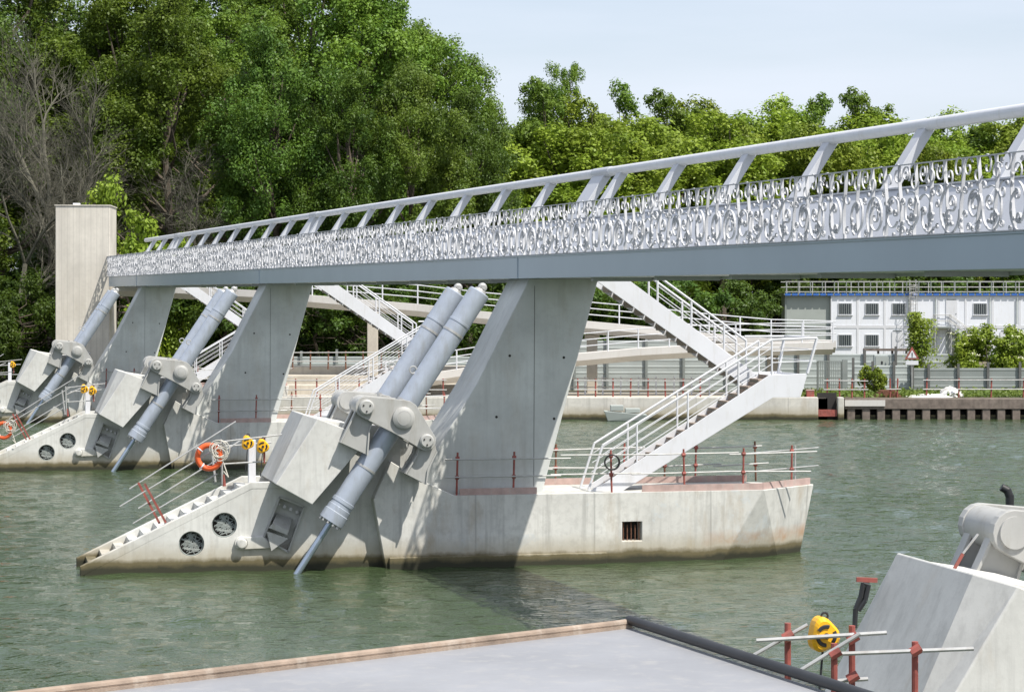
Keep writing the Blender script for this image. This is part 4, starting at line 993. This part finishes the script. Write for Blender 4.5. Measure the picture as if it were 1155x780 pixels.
# ------------------------------------------------------------------ vegetation
def crown_pts(seed, rx, rz, nclump, nleaf, base=.0, cone=0.):
    """leaf points of a crown: leaves on the shells of many clumps spread through an uneven envelope"""
    rs = np.random.RandomState(seed); P = []; Nn = []; cl = []
    lobes = [(rs.uniform(0, 6.28), rs.uniform(-.6, .9), rs.uniform(.75, 1.2)) for _ in range(9)]
    nl_ = max(6, nclump // 9); big_ = []
    while len(big_) < nl_:
        d = rs.normal(size=3); d /= np.linalg.norm(d); a = math.atan2(d[1], d[0]); k = 1.0
        for la, lz, lk in lobes: k += (lk - 1) * math.exp(-((math.cos(a - la) - 1) ** 2 * 2 + (d[2] - lz) ** 2 * 5))
        r = rs.uniform(.3, 1) ** .5 * k * .86
        p = np.array([d[0] * rx * r, d[1] * rx * r, d[2] * rz * r]); p[:2] *= 1 - cone * max(0, p[2] / rz)
        if p[2] < -rz * .85: continue
        big_.append((p, rs.uniform(.17, .3) * rx))
    for p, r in big_:
        for _ in range(9):
            d = rs.normal(size=3); d[2] += .35; d /= np.linalg.norm(d); cl.append((p + d * r * rs.uniform(.5, 1.05) * np.array([1, 1, 1.1]), r * rs.uniform(.32, .6)))
    per = nleaf // len(cl)
    for p, r in cl:
        d = rs.normal(size=(per, 3)); d[:, 2] += .25; d /= np.linalg.norm(d, axis=1)[:, None]
        rr = r * rs.uniform(.35, 1.15, (per, 1)); q = p + d * rr
        P.append(q); Nn.append(d * .8 + np.array([.05, -.1, .35]))
    return np.vstack(P), np.vstack(Nn), cl
def branches(seed, height, base_r, crown_z, rx, rz, cl, n=26):
    rg = random.Random(seed); mb = MB(); z = 0; pts = [Vector((0, 0, -.3))]
    top = crown_z + rz * .55
    for k in range(1, 7): pts.append(Vector((rg.uniform(-.25, .25) * k * .4, rg.uniform(-.25, .25) * k * .4, top * k / 6)))
    for k in range(6): mb.tube(pts[k], pts[k + 1], base_r * (1 - k / 6.5), 8, base_r * (1 - (k + 1) / 6.5))
    for p, r in rg.sample(cl, min(n, len(cl))):
        p = Vector(p) + Vector((0, 0, crown_z)); f = max(.25, min(.95, (p.z / top) * .75)); k = min(5, int(f * 6)); a = pts[k].lerp(pts[k + 1], f * 6 - k)
        m_ = (a + p) / 2 + Vector((rg.uniform(-.4, .4), rg.uniform(-.4, .4), -.4))
        mb.tube(a, m_, base_r * .34, 5, base_r * .2); mb.tube(m_, p, base_r * .2, 5, base_r * .06)
    return mb
TT = {}
for key, (seed, rx, rz, nc, nl, cz_, br_, mat, sz, cone) in {
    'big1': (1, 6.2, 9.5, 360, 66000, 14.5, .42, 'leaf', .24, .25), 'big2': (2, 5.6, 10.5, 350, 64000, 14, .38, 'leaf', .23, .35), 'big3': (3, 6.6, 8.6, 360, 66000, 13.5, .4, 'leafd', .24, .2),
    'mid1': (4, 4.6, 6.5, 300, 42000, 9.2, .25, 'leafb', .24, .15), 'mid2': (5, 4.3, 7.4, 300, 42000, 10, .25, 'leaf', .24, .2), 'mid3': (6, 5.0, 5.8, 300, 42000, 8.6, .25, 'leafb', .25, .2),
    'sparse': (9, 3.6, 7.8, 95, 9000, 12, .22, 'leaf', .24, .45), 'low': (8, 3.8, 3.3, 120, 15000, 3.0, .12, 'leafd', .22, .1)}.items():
    P, Nn, cl = crown_pts(seed, rx, rz, nc, nl, cone=cone); P[:, 2] += cz_
    kp = P[:, 2] > .2; P = P[kp]; Nn = Nn[kp]
    cm_ = leaves_mesh('crown_' + key, P, Nn, sz * .84, M[mat], seed)
    tm = branches(seed, cz_ + rz, br_, cz_, rx, rz, cl)
    t = empty('broadleaf_tree', (0, 0, -100), 0, 'x', 'tree'); tm.build('trunk', M['bark'], t)
    o = bpy.data.objects.new('crown', cm_); COL.objects.link(o); o.parent = t
    TT[key] = [t, float(np.percentile(P[:, 2], 98.6)), False]
def plant(key, px, topy, Y_, label, rz=None, wid=1., name=None, group='trees on the far bank'):
    src, h0, used = TT[key]; Y = Y_ + (13 if px > 830 and 200 < Y_ < 222 and 'bush' not in label else 0)
    if used: o = copy_tree(src, (0, 0, 0))
    else: o = src; TT[key][2] = True
    q = wp(px, topy, Y); h = q.z - GZ; s = h / h0
    o.location = (q.x, Y, GZ); o.scale = (s * wid, s * wid, s); o.rotation_euler = (0, 0, rz if rz is not None else rnd.uniform(0, 6.28))
    o['label'] = label; o['group'] = group
    if name: o.name = name
    return o
big = [  # px, top row, depth, kind, width, what it looks like
    (-170, -70, 172, 'big1', 1, 'tall tree beyond the left frame edge'), (-75, -30, 165, 'big3', 1, 'dark tall tree cut by the left edge'), (-2, -60, 178, 'big2', 1.1, 'tall dark tree behind the bare one at the left edge'),
    (62, -25, 188, 'big3', 1.1, 'shaded tall tree behind the bare grey tree'), (135, -5, 178, 'big1', 1, 'tall tree rising right behind the concrete tower'), (190, 12, 168, 'big1', .95, 'broad bright topped tree above the left end of the footbridge'),
    (252, -8, 182, 'big2', 1.1, 'tall tree with dense rounded top behind the broad bright topped one'), (275, -60, 200, 'big1', 1.0, 'very tall tree cut by the top edge left of centre'), (310, 45, 164, 'big3', .85, 'lower dark tree standing in front of the tall group over the left footbridge'),
    (352, -40, 190, 'big2', 1.15, 'very tall pale green tree cut by the top edge'), (408, -15, 182, 'big1', .95, 'tall yellowish green tree at the top centre left'), (440, 8, 196, 'big2', .95, 'tall tree with loose top where the canopy starts to drop'),
    (392, 92, 162, 'big3', .8, 'shorter dark tree in front, above the second footbridge joint'), (462, 82, 166, 'big1', .85, 'rounded leafy tree at the front of the dropping canopy'), (508, 48, 186, 'big2', .9, 'loose topped tree on the right shoulder of the tall group'),
    (530, 112, 172, 'big3', .75, 'dark rounded tree ending the tall group on the right'), (566, 200, 190, 'mid3', 1.2, 'low tree in the gap right of the tall group')]
for i, (px, ty, Y, k, wd, lb) in enumerate(big): plant(k, px, ty, Y, lb, wid=wd)
mid = [(598, 104, 196, 'mid2', .9, 'slim tree just right of the dip in the canopy'), (626, 80, 202, 'big2', .62, 'tallest tree right of the dip, with pointed top'), (660, 122, 200, 'mid1', 1, 'medium tree right of the pointed one'),
    (712, 98, 212, 'sparse', 1, 'thin sparse tree sticking up bare over its neighbours'), (700, 138, 204, 'mid3', 1.1, 'leafy tree under the sparse one'), (748, 116, 216, 'mid2', 1, 'dark green tree right of the sparse one'), (792, 124, 222, 'mid1', 1.1, 'rounded yellow green tree over the right footbridge posts'),
    (836, 135, 206, 'mid3', 1, 'broad bright tree low behind the tube'), (872, 122, 220, 'mid1', 1, 'bright tree with rounded top left of the dark pair'), (918, 118, 214, 'mid2', .85, 'dark upright tree with narrow round top'),
    (970, 114, 218, 'mid2', .95, 'pointed tree rising just over the tube at right'), (944, 150, 204, 'mid3', .9, 'lower bright tree between the dark and the pointed ones'), (1010, 160, 208, 'mid1', .9, 'low bright tree right of the pointed one'),
    (1078, 138, 216, 'mid1', 1.05, 'rounded light green tree in the right gap of the parapet'), (1048, 172, 206, 'mid3', .9, 'low tree at the foot of the rounded light green one'), (1130, 146, 218, 'mid2', 1.1, 'dark leafy tree at the right edge'), (1185, 140, 214, 'mid3', 1.1, 'tree beyond the right edge'), (1240, 120, 218, 'mid1', 1.1, 'taller tree beyond the right edge')]
for i, (px, ty, Y, k, wd, lb) in enumerate(mid): plant(k, px, ty, Y, lb, wid=wd)
# second line that closes the wood behind, lower belt in front
bk = 0
for px in range(-260, 1420, 62):
    bk += 1; ty = 60 + rnd.uniform(-20, 20) if px < 480 else 158 + rnd.uniform(-12, 14)
    plant(rnd.choice(('mid2', 'big3', 'mid1')) if px > 480 else rnd.choice(('big3', 'big2')), px, ty, 236 + rnd.uniform(-6, 10), 'tree of the back row closing the wood behind the front trees', wid=1.25, group='back row of the wood')
for j, px in enumerate(range(-230, 835, 37)):
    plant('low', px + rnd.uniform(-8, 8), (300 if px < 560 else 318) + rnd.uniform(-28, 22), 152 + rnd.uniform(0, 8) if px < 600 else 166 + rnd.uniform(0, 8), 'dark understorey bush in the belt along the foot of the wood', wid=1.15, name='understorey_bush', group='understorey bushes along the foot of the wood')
for j, px in enumerate(range(880, 1300, 33)):
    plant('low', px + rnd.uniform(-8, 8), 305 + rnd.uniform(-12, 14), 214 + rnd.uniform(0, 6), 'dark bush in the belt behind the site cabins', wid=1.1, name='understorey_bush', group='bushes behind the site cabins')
for px, ty, Y, lb, wd in ((146, 214, 150, 'bright bush just right of the concrete tower top', .6), (20, 318, 150, 'green bush at the foot of the wood by the left edge', .9), (640, 275, 175, 'mid green bush showing under the ramp rails', 1), ):
    o = plant('low', px, ty, Y, lb, wid=wd, name='shrub', group='single shrubs on the far bank')
    for c_ in o.children:
        if c_.type == 'MESH' and c_.name.startswith('crown') and px != 20:
            c_.data = c_.data.copy(); c_.data.materials[0] = M['leafb']
for px, ty, Y, k in ((605, 150, 192, 'mid3'), (640, 155, 190, 'mid1'), (676, 160, 194, 'mid3'), (728, 146, 205, 'mid1'), (770, 142, 208, 'mid3'), (812, 140, 212, 'mid1'), (856, 142, 226, 'mid3'), (898, 138, 226, 'mid1'), (936, 140, 228, 'mid3'), (985, 142, 228, 'mid1'), (1030, 176, 224, 'mid3'), (1100, 176, 226, 'mid3'), (1150, 172, 224, 'mid1')):
    plant(k, px, ty, Y, 'leafy tree filling the even canopy in front of the taller right hand trees', wid=1.35, group='canopy filling trees right of the dip')
for px in range(-260, 1300, 48):
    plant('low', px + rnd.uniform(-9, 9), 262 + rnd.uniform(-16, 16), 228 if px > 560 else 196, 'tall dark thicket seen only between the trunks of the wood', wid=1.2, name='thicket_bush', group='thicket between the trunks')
# elder bush in flower, ivy on a pole
def bush(name, px, Y, w_, h_, n, mat, label, flowers=False, seed=1, sz=.2):
    P, Nn, cl = crown_pts(seed, w_ * .92, h_ * .5, 420, n); P[:, 2] += h_ * .48; keep = P[:, 2] > .02; q = wp(px, 0, Y)
    t = empty(name, (q.x, Y, GZ), 0, label, 'bush')
    o = bpy.data.objects.new('foliage', leaves_mesh('foliage', P[keep], Nn[keep], sz, M[mat], seed)); COL.objects.link(o); o.parent = t
    mb = MB(); rg = random.Random(seed)
    for p, r in rg.sample(cl, 12): mb.tube((rg.uniform(-.1, .1), rg.uniform(-.1, .1), -.1), (p[0], p[1], max(.3, p[2] + h_ / 2)), .04, 5, .015)
    mb.build('stem', M['bark'], t)
    if flowers:
        rs = np.random.RandomState(4); F_ = []; FN = []
        idx = rs.choice(len(P), 260, replace=False)
        for i in idx:
            if P[i, 2] < .5: continue
            p = P[i] * np.array([1.03, 1.05, 1.02]); F_.append(p + rs.normal(size=(14, 3)) * np.array([.1, .1, .03])); FN.append(np.tile([0, -.4, 1.], (14, 1)))
        o = bpy.data.objects.new('blossom', leaves_mesh('blossom', np.vstack(F_), np.vstack(FN), .09, M['flower'], 3)); COL.objects.link(o); o.parent = t
    return t
bush('small_shrub', 986, 134.5, .95, 1.7, 5000, 'leafb', 'small yellow green shrub in front of the pale hoarding', False, 23, .13)
bush('elder_bush', 1118, 139.8, 2.75, 3.9, 34000, 'leafb', 'large elder bush dotted with cream blossom above the grey hoarding', True, 21, .17)
bush('elder_bush', 1160, 141, 1.6, 2.9, 8000, 'leafb', 'smaller elder bush at the right edge beside the large one', True, 22, .17)
q = wp(1032, 0, 139); t = empty('ivy_pole', (q.x, 139, GZ), 0, 'wooden pole overgrown with hanging ivy beside the warning sign', 'pole')
hz = wp(0, 352, 139).z - GZ
MB().tube((0, 0, -.2), (0, 0, hz), .1, 10, .08).build('pole', M['wood'], t)
rs = np.random.RandomState(8); n = 3800; tt = rs.uniform(0, 1, n); P = np.column_stack([rs.normal(0, .2, n), rs.normal(0, .2, n), tt * hz])
P2 = np.column_stack([np.abs(rs.normal(.5, .3, 1800)), rs.normal(0, .3, 1800), rs.uniform(hz * .45, hz * .92, 1800)]); P3_ = np.column_stack([rs.normal(.5, .45, 2600), rs.normal(0, .4, 2600), np.abs(rs.normal(0, .8, 2600)) + .1])
P = np.vstack([P, P2, P3_]); o = bpy.data.objects.new('ivy', leaves_mesh('ivy', P, np.array([0, -.4, .6]), .15, M['leafb'], 4)); COL.objects.link(o); o.parent = t
# bare trees
def bare(name, px, topy, Y, label, seed, spread=.5, r0=.3, upr=1.):
    rg = random.Random(seed); q = wp(px, topy, Y); h = q.z - GZ; mb = MB()
    def grow(p, d, l, r, lev):
        segs = 3; a = p
        for k in range(segs):
            d = (d + Vector((rg.uniform(-1, 1), rg.uniform(-1, 1), rg.uniform(-.3, .6))) * .17).normalized(); b2 = a + d * l / segs
            mb.tube(a, b2, r * (1 - .25 * k / segs), 6 if lev < 2 else 4, r * (1 - .25 * (k + 1) / segs)); a2 = a; a = b2
            if lev < 5 and (lev > 0 or k > 0):
                for _ in range(2 if lev < 4 else 2):
                    ang = rg.uniform(0, 6.28); x = d.orthogonal().normalized(); y = d.cross(x)
                    nd = (d * rg.uniform(.7, 1.1) * upr + (x * math.cos(ang) + y * math.sin(ang)) * rg.uniform(.45, .95) * spread * 2 * .8).normalized()
                    grow(a, nd, l * rg.uniform(.5, .68), r * .48, lev + 1)
    grow(Vector((0, 0, -.2)), Vector((0, 0, 1)), h * .42, r0, 0)
    zm = max(p[2] for p in mb.v); k = h / zm
    mb.v = [(p[0] * k, p[1] * k, p[2] * k) for p in mb.v]
    t = empty(name, (q.x, Y, GZ), 0, label, 'tree', 'bare dead trees'); 
    me = bpy.data.meshes.new('trunk_and_branches'); me.from_pydata(mb.v, [], mb.f); me.update(); me.materials.append(M['deadwood'])
    o = bpy.data.objects.new('branches', me); COL.objects.link(o); o.parent = t; return t
bare('bare_tree', 78, 2, 157, 'tall bare grey tree with fine twigs left of the concrete tower top', 3, .5, .28, 1.1)
bare('bare_tree', 10, 118, 152, 'lower bare grey tree at the left edge', 5, .75, .2)
bare('bare_tree', 222, 150, 163, 'thin bare tree among the leaves right of the concrete tower', 8, .8, .2, .9)
